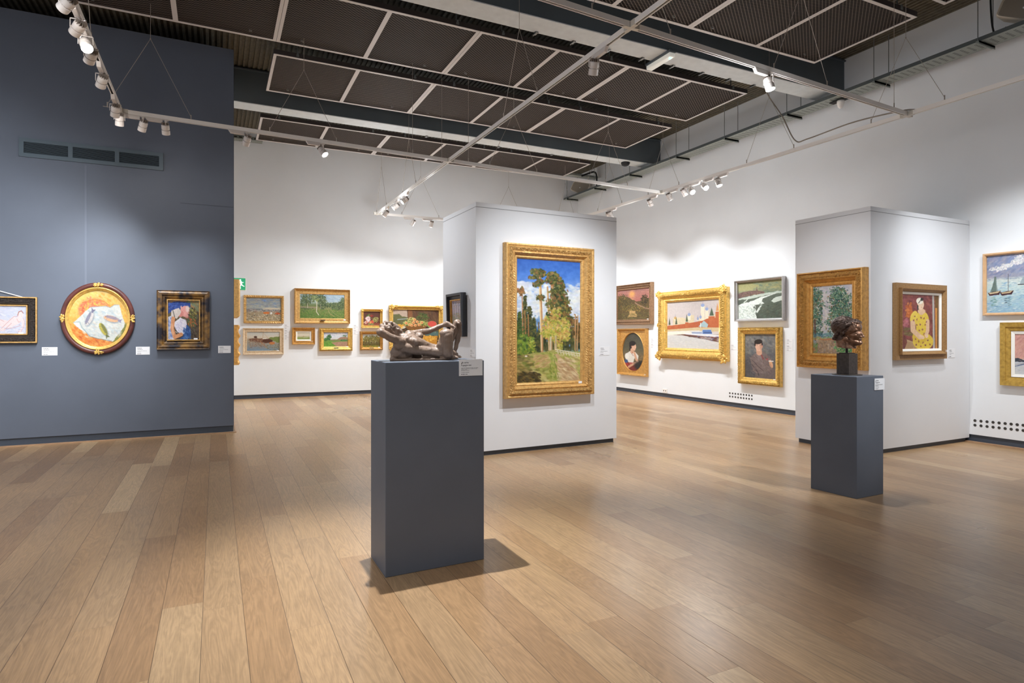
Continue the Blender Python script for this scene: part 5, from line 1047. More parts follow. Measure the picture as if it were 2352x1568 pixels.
for x, y in ((XT6, t1y(XT6)), (XT3, t1y(XT3)), (XT2, t1y(XT2)), (XT3, t4y(XT3)), (XT2, t4y(XT2)), (XT3, 13.26)):
    e = empty('track_connector', (x, y, ZT)); tag(e, {(XT6, 1): ''}.get((x, 0), 'white joint where lighting tracks meet') + (' above %s' % {0: 'the blue wall corner', 1: 'the middle of the gallery', 2: 'the side wall by the city painting', 3: 'the overhead crossing', 4: 'the side partition', 5: 'the back wall'}[[(XT6, t1y(XT6)), (XT3, t1y(XT3)), (XT2, t1y(XT2)), (XT3, t4y(XT3)), (XT2, t4y(XT2)), (XT3, 13.26)].index((x, y))]), 'track connector', 'lighting track connectors')
    bm = bmesh.new(); box(bm, -.075, .075, -.02, .02, -.024, .030); box(bm, -.0199, .0199, -.075, .075, -.0235, .0295); obj('housing', bm, M_conn, e)

# ================================================================ spotlights
M_lens = mat('lit_lens', rgb(255, 252, 248), .3, emis=(1, .98, .96, 1), es=40)
M_head = mat('spot_enamel', rgb(216, 208, 202), .35)
M_fin = mat('spot_heat_sink', rgb(150, 140, 132), .4, .4)
LIGHTCOL = (.93, .965, 1.0)
def spot_proto():
    """origin on the track axis; track along X; head swings about its pivot at (.07,0,-.13)"""
    e = empty('track_spotlight')
    bm = bmesh.new(); vs = box(bm, -.13, .06, -.019, .019, -.066, -.021)
    for v in vs:
        if v.co.x < -.1 and v.co.z < -.05: v.co.x += .03
    bevel(bm, .004, 2); box(bm, .06, .12, -.012, .012, -.034, -.020); obj('driver_box', bm, M_head, e)
    bm = bmesh.new(); tube(bm, [(.09, 0, -.03), (.09, 0, -.06)], .014, 12); bar(bm, (.09, -.055, -.062), (.09, .055, -.062), .014, .006)
    for k in (-1, 1):
        bar(bm, (.09, k*.053, -.060), (.09, k*.053, -.135), .014, .005, Vector((0, 1, 0)))
    obj('swivel_bracket', bm, M_head, e)
    h = empty('lamp_head', (.09, 0, -.13)); h.parent = e
    bm = bmesh.new(); lathe(bm, [(.030, .052), (.040, .048), (.044, .04), (.045, .0), (.043, -.006), (.034, -.007), (.034, -.013), (.045, -.014), (.046, -.066), (.043, -.068), (.041, -.055)], 28); hd = obj('head_housing', bm, M_head, h, True)
    m = hd.modifiers.new('edges', 'EDGE_SPLIT'); m.split_angle = .6
    bm = bmesh.new()
    for k in range(12):
        a = 2*PI*k/12; M = Matrix.Rotation(a, 4, 'Z'); box(bm, .012, .04, -.0015, .0015, .048, .075, M)
    lathe(bm, [(.012, .048), (.012, .07)], 12); obj('heat_sink', bm, M_fin, h)
    bm = bmesh.new(); lathe(bm, [(.0405, -.058), (.001, -.058)], 24, cap=False); obj('lens', bm, M_lens, h)
    for o in (e, h): o.hide_render = False
    return e
SPOT0 = None
N_SP = 0
def spot(track_id, px, py, target, power, size=58, blend=.7, label='', world=None, flip=1, radius=.03):
    """px,py: where the head shows; target: world point it is aimed at"""
    global SPOT0, N_SP
    if world is not None: x, y = world
    else:
        p = on_z(px, py, ZT - .13); x, y = p.x, p.y
    if track_id == 1: y = t1y(x); d = Vector((1, SL, 0))
    elif track_id == 4: y = t4y(x); d = Vector((1, .066, 0))
    elif track_id == 5: y = 13.28; d = Vector((1, 0, 0))
    elif track_id == 2: x = XT2; d = Vector((0, 1, 0))
    elif track_id == 3: x = XT3; d = Vector((0, 1, 0))
    elif track_id == 6: x = XT6; d = Vector((0, 1, 0))
    d = d.normalized() * flip; sd = Vector((0, 0, 1)).cross(d)
    if SPOT0 is None: SPOT0 = spot_proto(); e = SPOT0
    else: e = copy_tree(SPOT0)
    o = Vector((x, y, ZT)) - d*.09
    e.matrix_world = Matrix(((d.x, sd.x, 0, o.x), (d.y, sd.y, 0, o.y), (0, 0, 1, o.z), (0, 0, 0, 1)))
    tag(e, label, 'spotlight', 'white track spotlights'); N_SP += 1
    piv = Vector((x, y, ZT - .13)); target = Vector(target); target.z -= .75 if (label.find('glowing') < 0 and track_id != 4 and 'blue' not in label) else 0; aim = (target - piv).normalized()
    q = (-aim).to_track_quat('Z', 'Y').to_matrix()          # head local -Z looks along aim
    R = Matrix((d, sd, Vector((0, 0, 1)))) @ q               # into the thing's own axes
    head = [c for c in e.children if c.name.startswith('lamp_head')][0]
    head.rotation_euler = R.to_euler()
    lamp(piv + aim*.075, aim, power, size, blend, radius, 0 if track_id == 6 or (track_id == 1 and x < 1) or N_SP % 2 else (7.2 if y > 11 else 3.4))
    return e
def lamp(loc, aim, power, size, blend=.7, radius=.03, fill=1.8):
    ld = bpy.data.lights.new('spot_beam', 'SPOT'); ld.energy = power * 0.92; ld.spot_size = math.radians(min(112, size * 1.62)); ld.spot_blend = 1.0
    ld.shadow_soft_size = radius; ld.color = LIGHTCOL
    lo = bpy.data.objects.new('spot_beam', ld); C.objects.link(lo); lo.location = loc
    if fill:
        pl = bpy.data.lights.new('head_fill', 'POINT'); pl.energy = fill; pl.color = LIGHTCOL; pl.shadow_soft_size = .06  # added omni fill near the head, lifts upper walls and ceiling
        po = bpy.data.objects.new('head_fill', pl); C.objects.link(po); po.location = Vector(loc) + Vector(aim)*.12
    lo.rotation_euler = (-Vector(aim)).to_track_quat('Z', 'Y').to_euler()
    return lo

# ================================================================ cable tray, speakers, emergency light ...
def cable_tray():
    x0, x1, z = 8.62, 8.92, 5.11
    e = empty('cable_tray', (x0, YB - .05, z)); tag(e, 'long galvanised perforated cable tray hung along the side wall', 'cable tray'); L = -(YB + 3)
    W = x1 - x0; m = bpy.data.materials.new('perforated_steel'); m.use_nodes = True; nt = m.node_tree; b = nt.nodes['Principled BSDF']
    tc = nt.nodes.new('ShaderNodeTexCoord'); br = nt.nodes.new('ShaderNodeTexBrick'); br.inputs['Scale'].default_value = 1; br.inputs['Brick Width'].default_value = .045; br.inputs['Row Height'].default_value = .12
    br.inputs['Mortar Size'].default_value = .014; br.inputs['Mortar Smooth'].default_value = 0; br.inputs['Color1'].default_value = br.inputs['Color2'].default_value = rgb(40, 42, 40); br.inputs['Mortar'].default_value = rgb(150, 156, 150)
    mp = nt.nodes.new('ShaderNodeMapping'); nt.links.new(tc.outputs['Object'], mp.inputs[0]); nt.links.new(mp.outputs[0], br.inputs['Vector'])
    # slots: short dark dashes in rows across the tray
    sep = nt.nodes.new('ShaderNodeSeparateXYZ'); nt.links.new(tc.outputs['Object'], sep.inputs[0])
    def mth(op, a, c=None):
        n = nt.nodes.new('ShaderNodeMath'); n.operation = op
        for i, v in enumerate((a, c)):
            if v is None: continue
            if isinstance(v, (int, float)): n.inputs[i].default_value = v
            else: nt.links.new(v, n.inputs[i])
        return n.outputs[0]
    fy = mth('FRACT', mth('MULTIPLY', sep.outputs['Y'], 1/.085)); fx = mth('FRACT', mth('MULTIPLY', sep.outputs['X'], 1/.032))
    s = mth('MULTIPLY', mth('LESS_THAN', fy, .38), mth('LESS_THAN', fx, .42))
    edge = mth('MULTIPLY', mth('GREATER_THAN', sep.outputs['X'], .05), mth('LESS_THAN', sep.outputs['X'], W - .05)); s = mth('MULTIPLY', s, edge)
    mx = nt.nodes.new('ShaderNodeMix'); mx.data_type = 'RGBA'; nt.links.new(s, mx.inputs['Factor']); mx.inputs['A'].default_value = rgb(158, 164, 158); mx.inputs['B'].default_value = rgb(46, 46, 42)
    nt.links.new(mx.outputs['Result'], b.inputs['Base Color']); b.inputs['Metallic'].default_value = .3; b.inputs['Roughness'].default_value = .5
    nt.nodes.remove(br); nt.nodes.remove(mp)
    bm = bmesh.new(); box(bm, 0, W, L, 0, 0, .003); obj('tray_floor', bm, m, e)
    bm = bmesh.new(); box(bm, -.002, 0, L, 0, 0, .05); box(bm, W, W + .002, L, 0, 0, .05); obj('tray_side', bm, M_galvdark, e)
    bm = bmesh.new()
    for k in range(3): tube(bm, [(.06 + .06*k, 0, .02), (.07 + .05*k, L*.5, .02), (.06 + .06*k, L, .02)], .012, 6)
    obj('cable', bm, M_black, e)
    for px in (1302, 1365, 1446, 1553, 1664, 1807, 2007, 2246):
        y = on_x(px, 400, 8.60).y - (YB - .05)
        bm = bmesh.new(); box(bm, -.03, W + .03, y - .02, y + .02, -.026, -.001); box(bm, -.03, W + .03, y - .02, y - .016, -.045, -.001); obj('trapeze_bracket', bm, M_galv, e)
        bm = bmesh.new(); tube(bm, [(-.02, y, -.03), (-.02, y, ZC - z - .002)], .006, 6); tube(bm, [(W + .02, y, -.03), (W + .02, y, ZC - z - .002)], .006, 6); obj('hanging_rod', bm, M_rod, e)
    e2 = empty('cable_tray', (7.95, 13.42, 5.50)); tag(e2, 'short galvanised cable tray in the far upper corner by the small speaker', 'cable tray')
    e2.rotation_euler = (0, 0, 0)
    bm = bmesh.new(); box(bm, 0, 1.05, 0, .16, 0, .003); obj('tray_floor', bm, m, e2)
    bm = bmesh.new(); box(bm, 0, 1.05, -.002, 0, 0, .05); box(bm, 0, 1.05, .16, .162, 0, .05); obj('tray_side', bm, M_galv, e2)
    for x in (.12, .9):
        bm = bmesh.new(); tube(bm, [(x, .17, 0), (x, .17, ZC - 5.5 - .002)], .005, 6); obj('hanging_rod', bm, M_rod, e2)
    e3 = empty('cable_tray', (.30, YB - .30, 5.60)); tag(e3, 'short piece of slotted tray at the top of the back wall behind the blue wall', 'cable tray')
    bm = bmesh.new(); box(bm, 0, .62, 0, .2, 0, .003); obj('tray_floor', bm, m, e3)
    bm = bmesh.new(); box(bm, 0, .62, -.002, 0, 0, .07)
    obj('tray_side', bm, M_galv, e3)
    for k in range(6):
        bm = bmesh.new(); box(bm, .05 + k*.1, .11 + k*.1, -.004, -.0021, .02, .045); obj('slot', bm, M_dark, e3)
cable_tray()
def black_cable(name, label, pts, r, m=M_black, cat='cable'):
    cu = [Vector(p) for p in pts]; out = []
    for i in range(len(cu)-1):
        p0, p1, p2, p3 = cu[max(i-1, 0)], cu[i], cu[i+1], cu[min(i+2, len(cu)-1)]
        for k in range(10):
            t = k/10; out.append(.5*((2*p1) + (p2-p0)*t + (2*p0-5*p1+4*p2-p3)*t*t + (3*p1-p0-3*p2+p3)*t*t*t))
    out.append(cu[-1]); bm = bmesh.new(); tube(bm, out, r, 8); return tag(obj(name, bm, m, None, True), label, cat)
black_cable('cable', 'thick black cable looping from the short tray down to the long tray', [on_y(1336, 404, 13.4), on_y(1352, 398, 13.38), on_y(1365, 395, 13.36), on_y(1370, 404, 13.34), on_y(1370, 430, 13.33), (8.72, 13.2, 5.16), (8.72, 12.9, 5.15)], .022)
tpts = [on_y(1760, 170, 6.62), on_y(1760, 185, 6.58), on_y(1762, 214, 6.56), on_x(1797, 268, 7.42), on_x(1826, 322, XT2)]
tpts[0].z = 5.248
black_cable('flexible_conduit', 'pale flexible conduit sagging from the near beam to the side track', tpts + [Vector((XT2, 5.85, ZT + .10)), Vector((XT2, 5.2, ZT + .12)), Vector((XT2, 4.6, ZT + .07)), Vector((XT2, 4.42, ZT + .03))], .009, mat('conduit_grey', rgb(150, 140, 128), .5), 'conduit')
black_cable('cable', 'thin grey cable clipped along the top of the near beam flange', [(7.3, 6.50, 5.275), (8.0, 6.49, 5.28), (8.6, 6.49, 5.27), (8.95, 6.48, 5.29), (9.05, 6.46, 5.24)], .010, mat('conduit_grey', rgb(150, 140, 128), .5))
def speaker(label, c, w, h, yaw, roll, pitch):
    e = empty('loudspeaker', mtx=Matrix.Translation(c) @ Matrix.Rotation(yaw, 4, 'Z') @ Matrix.Rotation(pitch, 4, 'X') @ Matrix.Rotation(roll, 4, 'Y')); tag(e, label, 'loudspeaker', 'cream wall loudspeakers')
    def outline(k, y, s=1.0):   # rounded trapezoid seen from the front (-Y)
        pts = []; hw, hh = w/2*s, h/2*s
        cor = [(-hw, -hh*.72), (hw, -hh), (hw, hh), (-hw, hh*.72)]
        for i, (x, z) in enumerate(cor):
            r = .05*s; sx = 1 if x < 0 else -1; sz = 1 if z < 0 else -1; cx, cz = x + sx*r, z + sz*r; a0 = [PI, 1.5*PI, 0, .5*PI][i]
            for j in range(5): a = a0 + j*PI/8; pts.append((cx + r*math.cos(a), y, cz + r*math.sin(a)))
        return pts
    bm = bmesh.new(); R = [[bm.verts.new(p) for p in outline(0, y, s)] for y, s in ((.03, 1), (-.0, 1.0), (-.012, .97), (-.006, .90), (.06, .9), (.16, .72), (.2, .5))]
    R = R[3::-1] + R[4:] if False else R
    for i, j in ((3, 2), (2, 1), (1, 0), (0, 5), (5, 6)):
        A, B = R[i], R[j]
        for k in range(len(A)): bm.faces.new((A[k], A[(k+1) % len(A)], B[(k+1) % len(A)], B[k]))
    bm.faces.new(R[6]); bmesh.ops.delete(bm, geom=R[4], context='VERTS'); bmesh.ops.recalc_face_normals(bm, faces=bm.faces[:])
    obj('cabinet', bm, mat('speaker_cream', rgb(206, 196, 180), .5), e)
    bm = bmesh.new(); bm.faces.new([bm.verts.new(p) for p in outline(0, -.007, .905)]); obj('speaker_grille', bm, mat('speaker_grille', rgb(152, 142, 128), .7, bump=(300, .5, .002)), e)
    bm = bmesh.new(); ball(bm, (0, -.008, 0), .014, 2, (1, .3, 1)); obj('badge', bm, M_card, e)
    bm = bmesh.new(); bar(bm, (0, .18, 0), (.0, .34, 0), .03); obj('wall_bracket', bm, M_galv, e)
    return e
c = on_x(1332, 431, 8.80)
speaker('cream loudspeaker in the far upper corner above the long cable tray', c, .50, .36, math.radians(-50), math.radians(22), math.radians(-12))
c = on_x(2352, 18, 8.78)
speaker('cream loudspeaker close to the ceiling at the near end of the side wall', c, .50, .34, math.radians(-60), math.radians(20), math.radians(-10))
p = on_x(2246, 90, 8.6)
black_cable('cable', 'black cable hanging from the ceiling beside the near loudspeaker', [(8.66, p.y - .12, 5.84), (8.66, p.y - .11, 5.6), (8.67, p.y - .12, 5.3), (8.67, p.y - .15, 5.13)], .011)
q = on_x(2311, 62, 8.75); q2 = on_x(2285, 82, 8.68); q3 = on_x(2268, 89, 8.66)
black_cable('cable', 'thin black cable tied from the near loudspeaker to the tray rod', [q, q2, q3, on_x(2280, 84, 8.66)], .008)
# emergency light under the near beam
c = on_z(1517, 139, 5.2145)
e = empty('emergency_light', c); tag(e, 'emergency luminaire with a green indicator under the near beam', 'emergency light')
bm = bmesh.new(); box(bm, -.055, .055, -.26, .26, .012, .045); bevel(bm, .006, 2); obj('base_tray', bm, M_beam, e)
bm = bmesh.new(); box(bm, -.05, .05, -.25, .25, -.045, .0115); bevel(bm, .014, 3); obj('diffuser', bm, mat('clear_diffuser', rgb(212, 210, 200), .25, emis=(.9, .88, .8, 1), es=.12), e)
bm = bmesh.new(); ball(bm, (.01, -.19, -.045), .016, 2, (1, 1.6, .5)); ball(bm, (-.02, -.21, -.04), .012, 2, (1, 1.6, .5)); obj('indicator_lamp', bm, mat('green_led', rgb(60, 220, 150), .3, emis=(.1, .9, .5, 1), es=3), e)
# dome camera and detector
c = on_x(1931, 236, 8.78); c.z = 5.045
e = empty('dome_camera', c); tag(e, 'white banded dome fixture under the cable tray by the near beam', 'dome camera')
bm = bmesh.new(); lathe(bm, [(.055, .03), (.055, -.01), (.05, -.012), (.05, -.03), (.046, -.032), (.042, -.06), (.02, -.085), (.001, -.09)], 24); obj('dome', bm, M_track, e, True)
bm = bmesh.new(); box(bm, -.05, .05, -.16, .16, .0305, .045); obj('mounting_plate', bm, M_dark, e)
c = on_z(1425, 380, 5.24)
bm = bmesh.new(); lathe(bm, [(.10, .018), (.10, .0), (.08, -.04), (.04, -.06), (.001, -.065)], 24); o = obj('smoke_detector', bm, M_black, None, True); o.location = (c.x, 11.2, 5.24); tag(o, 'black dome detector under the far beam near the side wall', 'detector')
# ================================================================ sculptures: overlapping tapered forms fused into one skin
def capsule(bm, p, r0, q, r1, n=16):
    p, q = Vector(p), Vector(q); d = q - p; L = d.length
    if L < 1e-6: return ball(bm, p, r0, 3)
    d.normalize(); a = d.orthogonal().normalized(); b = d.cross(a); rings = []
    prof = [(-r0*math.cos(t), r0*math.sin(t)) for t in (.15, .5, .9, 1.3)] + [(L*k/6, r0 + (r1-r0)*k/6) for k in range(7)] + [(L + r1*math.cos(t), r1*math.sin(t)) for t in (1.3, .9, .5, .15)]
    for z, r in prof: rings.append([bm.verts.new(p + d*z + (a*math.cos(2*PI*k/n) + b*math.sin(2*PI*k/n))*r) for k in range(n)])
    for A, B in zip(rings, rings[1:]):
        for k in range(n): bm.faces.new((A[k], A[(k+1) % n], B[(k+1) % n], B[k]))
    bm.faces.new(rings[0][::-1]); bm.faces.new(rings[-1])
def chain(bm, pts):
    for (p, r), (q, s) in zip(pts, pts[1:]): capsule(bm, p, r, q, s)
def fuse(bm, voxel, smooth=6, fac=.5):
    bmesh.ops.recalc_face_normals(bm, faces=bm.faces[:])
    me = bpy.data.meshes.new('tmp'); bm.to_mesh(me); bm.free(); o = bpy.data.objects.new('tmp', me); C.objects.link(o)
    m = o.modifiers.new('r', 'REMESH'); m.mode = 'VOXEL'; m.voxel_size = voxel; m.adaptivity = 0
    s = o.modifiers.new('s', 'SMOOTH'); s.factor = fac; s.iterations = smooth
    dg = bpy.context.evaluated_depsgraph_get(); out = bpy.data.meshes.new_from_object(o.evaluated_get(dg))
    bpy.data.objects.remove(o); bpy.data.meshes.remove(me); return out
def coords(me):
    a = np.empty(len(me.vertices)*3, np.float32); me.vertices.foreach_get('co', a); return a.reshape(-1, 3)
def setco(me, a): me.vertices.foreach_set('co', a.astype(np.float32).ravel()); me.update()
def normals(me):
    a = np.empty(len(me.vertices)*3, np.float32); me.vertices.foreach_get('normal', a); return a.reshape(-1, 3)
def dent(a, c, r, v):
    """push points near c by vector v with a soft falloff"""
    d = np.linalg.norm(a - np.array(c, np.float32), axis=1)/r; w = np.clip(1 - d*d, 0, 1)**2
    a += w[:, None]*np.array(v, np.float32)
def lumps(a, nrm, amp, freq, seed, mask=None):
    r = np.random.default_rng(seed); f = np.zeros(len(a))
    for k in range(14):
        v = r.normal(0, 1, 3); v *= freq*r.uniform(.6, 1.7)/np.linalg.norm(v); f += np.sin(a @ v + r.uniform(0, 6.28))
    f = f/3.7*amp
    if mask is not None: f = f*mask
    a += nrm*f[:, None]
M_clay = mat('fired_clay', rgb(130, 108, 92), .48, noise=(18, .14), bump=(120, .25, .0015), spec=.5)
M_bronze = frame_material('patinated_bronze', rgb(142, 106, 84), .42, .6, dark=rgb(62, 46, 38), sc=24, amt=.7, bump=.12, bsc=120)
M_stone = mat('dark_stone', rgb(62, 53, 48), .5, noise=(45, .35), bump=(60, .4, .002))

def reclining_figure():
    Z0 = H1 + .0015; Y = 3.80; O = Vector((0, 0, 0))
    def P(cx, cy, dy=0.0):
        p = on_y(850 + cx/8.711, 765, Y + dy); return Vector((p.x, Y + dy, Z0 + (1000 - cy)*.000322))
    u = .000318
    bm = bmesh.new()
    def ch(*pts): chain(bm, [(P(a, b, c), r*u) for a, b, c, r in pts])
    def el(cx, cy, dy, r, sc=(1, 1, 1), ang=0): ball(bm, P(cx, cy, dy), r*u, 3, sc, Quaternion((0, 1, 0), ang))
    # near arm, folded behind the head
    ch((620, 640, -.055, 92), (430, 560, -.07, 78), (215, 455, -.075, 78)); ch((205, 440, -.07, 76), (250, 400, -.03, 60), (330, 370, .01, 46)); ch((300, 380, .0, 44), (360, 350, .03, 34))
    # far arm behind the head: just its elbow
    ch((760, 500, .06, 80), (1000, 450, .075, 66), (1180, 420, .08, 62), (1340, 350, .075, 54), (1490, 285, .06, 52)); el(1520, 290, .055, 66); ch((1530, 270, .05, 52), (1620, 300, .03, 44), (1680, 360, .015, 30))
    for k in range(4): ch((1620 + 14*k, 300 + 6*k, .035 - .012*k, 22), (1675 + 10*k, 355, .03 - .016*k, 18), (1690 - 4*k, 425 - 12*k, .028 - .016*k, 14))
    # head thrown back, chin up
    ch((330, 350, .015, 96), (430, 370, .012, 104), (520, 410, .01, 84)); ch((500, 400, .008, 88), (590, 432, .006, 50)); el(636, 456, .006, 27); el(430, 345, .01, 110, (1, .85, .85)); ch((470, 300, .008, 50), (540, 345, .008, 44))
    ch((560, 336, .006, 15), (610, 352, .006, 17)); el(520, 312, .006, 30); el(634, 402, .006, 17); el(644, 424, .006, 16); el(560, 395, -.018, 34); el(560, 395, .03, 34)
    for x, y, d, r in ((250, 330, .0, 48), (225, 310, .02, 40), (290, 300, .0, 56), (345, 285, -.005, 54), (410, 272, -.005, 46), (300, 360, -.03, 60), (350, 390, -.035, 56), (395, 330, -.03, 44), (430, 395, -.038, 26), (455, 440, -.035, 24), (440, 355, -.036, 26), (480, 460, -.03, 20), (260, 360, -.02, 54), (240, 340, .04, 46), (300, 280, .03, 50)): el(x, y, d, r)
    ch((520, 470, .0, 72), (600, 540, .0, 72), (700, 590, .0, 84))
    # trunk
    el(600, 640, -.04, 118, (1.1, .9, .9)); el(770, 500, .05, 92); ch((700, 610, .0, 150), (860, 650, .0, 150), (1010, 700, .0, 128), (1160, 760, .0, 108), (1300, 800, .0, 112), (1430, 850, .0, 128))
    el(800, 520, .02, 105, (1.3, .9, .8)); el(880, 620, -.048, 84, (1.1, 1, .85)); el(915, 650, -.06, 64); el(985, 530, .045, 86, (1, 1, .95)); el(1010, 520, .04, 50)
    ch((560, 700, -.05, 96), (700, 760, -.05, 96), (900, 800, -.04, 96), (1150, 820, -.04, 84), (1380, 850, -.05, 96))
    # far leg: thigh rising to the high knee, shin dropping behind
    ch((1420, 850, .045, 118), (1560, 640, .06, 100), (1680, 420, .065, 88), (1740, 290, .06, 82)); el(1745, 262, .06, 88); ch((1765, 290, .065, 72), (1775, 480, .07, 66), (1735, 680, .07, 52), (1700, 840, .065, 40), (1690, 930, .06, 40)); ch((1690, 930, .055, 38), (1760, 950, .045, 30), (1800, 960, .04, 26))
    # near leg folded: knee forward, broad shin
    ch((1420, 860, -.03, 128), (1470, 700, -.06, 134), (1530, 540, -.075, 126)); el(1528, 478, -.078, 146, (1, .9, .72)); ch((1540, 520, -.085, 124), (1545, 700, -.085, 122), (1550, 860, -.08, 118), (1560, 930, -.07, 90))
    ch((1560, 930, -.07, 70), (1660, 950, -.07, 46), (1730, 960, -.065, 34)); ch((1640, 860, .0, 60), (1720, 900, .0, 46), (1750, 940, -.01, 30))
    for k in range(4): ch((1720, 950, -.04 - .014*k, 20), (1768, 965, -.042 - .014*k, 14)); ch((1780, 950, .06 - .014*k, 18), (1825, 968, .058 - .014*k, 13))
    for k in range(3): ch((1735 + 18*k, 225 + 8*k, .02 - .006*k, 14), (1752 + 18*k, 255 + 10*k, .0 - .004*k, 13))
    # rocky support and thin base slab
    ch((560, 840, -.01, 150), (620, 880, 0, 160)); ch((450, 970, -.06, 60), (480, 960, .06, 66)); ch((520, 930, 0, 110), (760, 940, 0, 90)); el(700, 850, .0, 150)
    for d in (-.07, -.03, .01, .05): ch((450, 985, d, 26), (900, 985, d, 26), (1420, 985, d, 24)); ch((1420, 980, d, 40), (1650, 975, d, 34))
    ch((850, 915, .03, 46), (1000, 925, .02, 42)); ch((880, 880, .03, 30), (960, 900, .02, 40)); ch((1060, 940, -.03, 30), (1320, 935, -.03, 34), (1370, 960, -.03, 30))
    ch((1250, 900, .0, 60), (1420, 940, 0, 70))
    me = fuse(bm, .0042, 5); a = coords(me); n = normals(me)
    lumps(a, n, .0012, 120, 4); lumps(a, n, .0007, 320, 5)
    hair = np.exp(-(((a - np.array(P(320, 330, 0)))**2).sum(1))/(.045**2)); lumps(a, n, .0045, 260, 7, hair)
    for q, r, v in (((568, 352, -.014), 8, (-.004, .003, -.004)), ((568, 352, .026), 8, (-.004, -.003, -.004)), ((618, 412, .008), 5, (-.004, 0, -.002))): dent(a, P(*q), r*u*4, v)
    a[:, 2] = np.maximum(a[:, 2], Z0 - .0005)
    c = P(1000, 1000); a -= np.array((c.x, c.y, Z0)); setco(me, a)
    o = link('reclining_figure_sculpture', me, M_clay, None, True); o.location = (c.x, c.y, Z0)
    return tag(o, 'brown clay sculpture of a reclining nude with raised knees on the slate plinth', 'sculpture')
reclining_figure()

def bronze_head():
    cx, cy = 5.222, 3.720
    e = empty('head_sculpture', (cx, cy, H2 + .001)); tag(e, 'bronze portrait head facing sideways on a dark stone block', 'sculpture')
    bm = bmesh.new(); lathe(bm, [(.124, 0), (.126, .003), (.124, .006)], 40); obj('base_disc', bm, M_stone, e)
    hb = .196
    bm = bmesh.new(); box(bm, -.061, .061, -.062, .062, .0065, hb); bevel(bm, .003, 2); obj('stone_block', bm, M_stone, e)
    bm = bmesh.new(); box(bm, -.05, .05, -.045, .045, hb, hb + .006); tube(bm, [(-.005, 0, hb + .004), (-.005, 0, hb + .06)], .011, 10); obj('support_rod', bm, mat('rod_dark_steel', rgb(34, 30, 28), .4, .5), e)
    # head in its own frame: face toward +x, z up
    bm = bmesh.new()
    def E(x, y, z, rx, ry, rz): ball(bm, (x, y, z), 1, 4, (rx, ry, rz))
    E(-.012, 0, .235, .112, .088, .098); E(.03, 0, .225, .085, .078, .09); E(.055, 0, .18, .066, .062, .085); E(.035, 0, .15, .075, .060, .055)
    capsule(bm, (.03, 0, .112), .050, (.098, 0, .100), .026); capsule(bm, (.0, -.046, .138), .030, (.088, -.016, .103), .020); capsule(bm, (.0, .046, .138), .030, (.088, .016, .103), .020)   # jaw
    E(.104, 0, .098, .022, .024, .019)                                   # chin
    capsule(bm, (.100, 0, .212), .013, (.128, 0, .160), .011); E(.131, 0, .155, .014, .012, .010); E(.118, -.013, .152, .012, .009, .008); E(.118, .013, .152, .012, .009, .008)   # nose
    for s in (-1, 1):
        capsule(bm, (.105, s*.012, .220), .013, (.088, s*.048, .214), .014)      # brow
        E(.072, s*.040, .165, .028, .022, .022)                                   # cheekbone
        E(.092, s*.030, .196, .013, .014, .010)                                   # eyeball
        capsule(bm, (-.012, s*.078, .205), .014, (-.016, s*.074, .165), .010); E(-.006, s*.078, .19, .010, .01, .03)   # ear
    capsule(bm, (.108, -.016, .131), .0085, (.108, .016, .131), .0085); capsule(bm, (.105, -.015, .119), .0085, (.105, .015, .119), .0085)   # lips
    E(.085, 0, .24, .035, .055, .04)
    capsule(bm, (-.03, 0, .15), .066, (-.02, 0, .045), .066); capsule(bm, (.0, 0, .12), .056, (.02, 0, .045), .054)   # neck
    # hair cap and fringe rolls
    E(-.03, 0, .25, .103, .094, .096)
    for s in (-1, 1):
        for k in range(7):
            t = k/6; capsule(bm, (.085 - .085*t, s*(.02 + .055*min(1, t*1.7)), .29 - .05*t), .016, (.070 - .085*t, s*(.03 + .052*min(1, t*1.7)), .272 - .055*t), .013)
        for k in range(5): E(-.03 - .014*k, s*(.074 - .006*k), .225 - .022*k, .024, .016, .020)
    capsule(bm, (.075, -.02, .30), .018, (.098, .02, .285), .014); capsule(bm, (.095, -.03, .280), .013, (.10, .03, .282), .013)
    me = fuse(bm, .0032, 3); a = coords(me); n = normals(me)
    for s in (-1, 1):
        dent(a, (.103, s*.029, .199), .026, (-.011, 0, 0)); dent(a, (.045, s*.062, .14), .03, (0, -s*.007, 0))
    dent(a, (.119, 0, .125), .010, (-.006, 0, 0)); dent(a, (.112, 0, .226), .012, (-.004, 0, 0))
    hair = 1/(1 + np.exp(-(-(a[:, 0] - (.055 - .6*np.clip(.25 - a[:, 2], -.02, .2)))*160)))*(a[:, 2] > .12)
    lumps(a, n, .0015, 300, 3, hair); lumps(a, n, .0008, 130, 8); lumps(a, n, .0005, 380, 9)
    hm = frame_material('dark_hair_bronze', rgb(84, 66, 57), .45, .55, dark=rgb(40, 31, 27), sc=26, amt=.7, bump=.2, bsc=140)
    fi = np.empty(len(me.polygons)*3, np.float32); me.polygons.foreach_get('center', fi); fi = fi.reshape(-1, 3)
    fi = fi + np.random.default_rng(2).normal(0, .004, fi.shape)
    hf = ((fi[:, 0] < .055 - .6*np.clip(.25 - fi[:, 2], -.02, .2)) & (fi[:, 2] > .12)) | (fi[:, 2] > .283)
    me.polygons.foreach_set('material_index', hf.astype(np.int32)); me2 = me; keep = a; keep[:, 2] = np.maximum(keep[:, 2], .046 + .25*np.clip(-keep[:, 0] - .0, 0, .06)); setco(me2, keep)
    o = link('bronze_head', me2, M_bronze, e, True); me2.materials.append(hm)
    yaw = math.atan2(RGT.y, RGT.x) - math.radians(48)
    o.rotation_euler = (0, 0, yaw); o.scale = (1.03, 1.05, 1.0); o.location = (.0, 0, hb + .0)
    return e
bronze_head()
# ================================================================ lights
PW = 1.0
G = lambda t: t
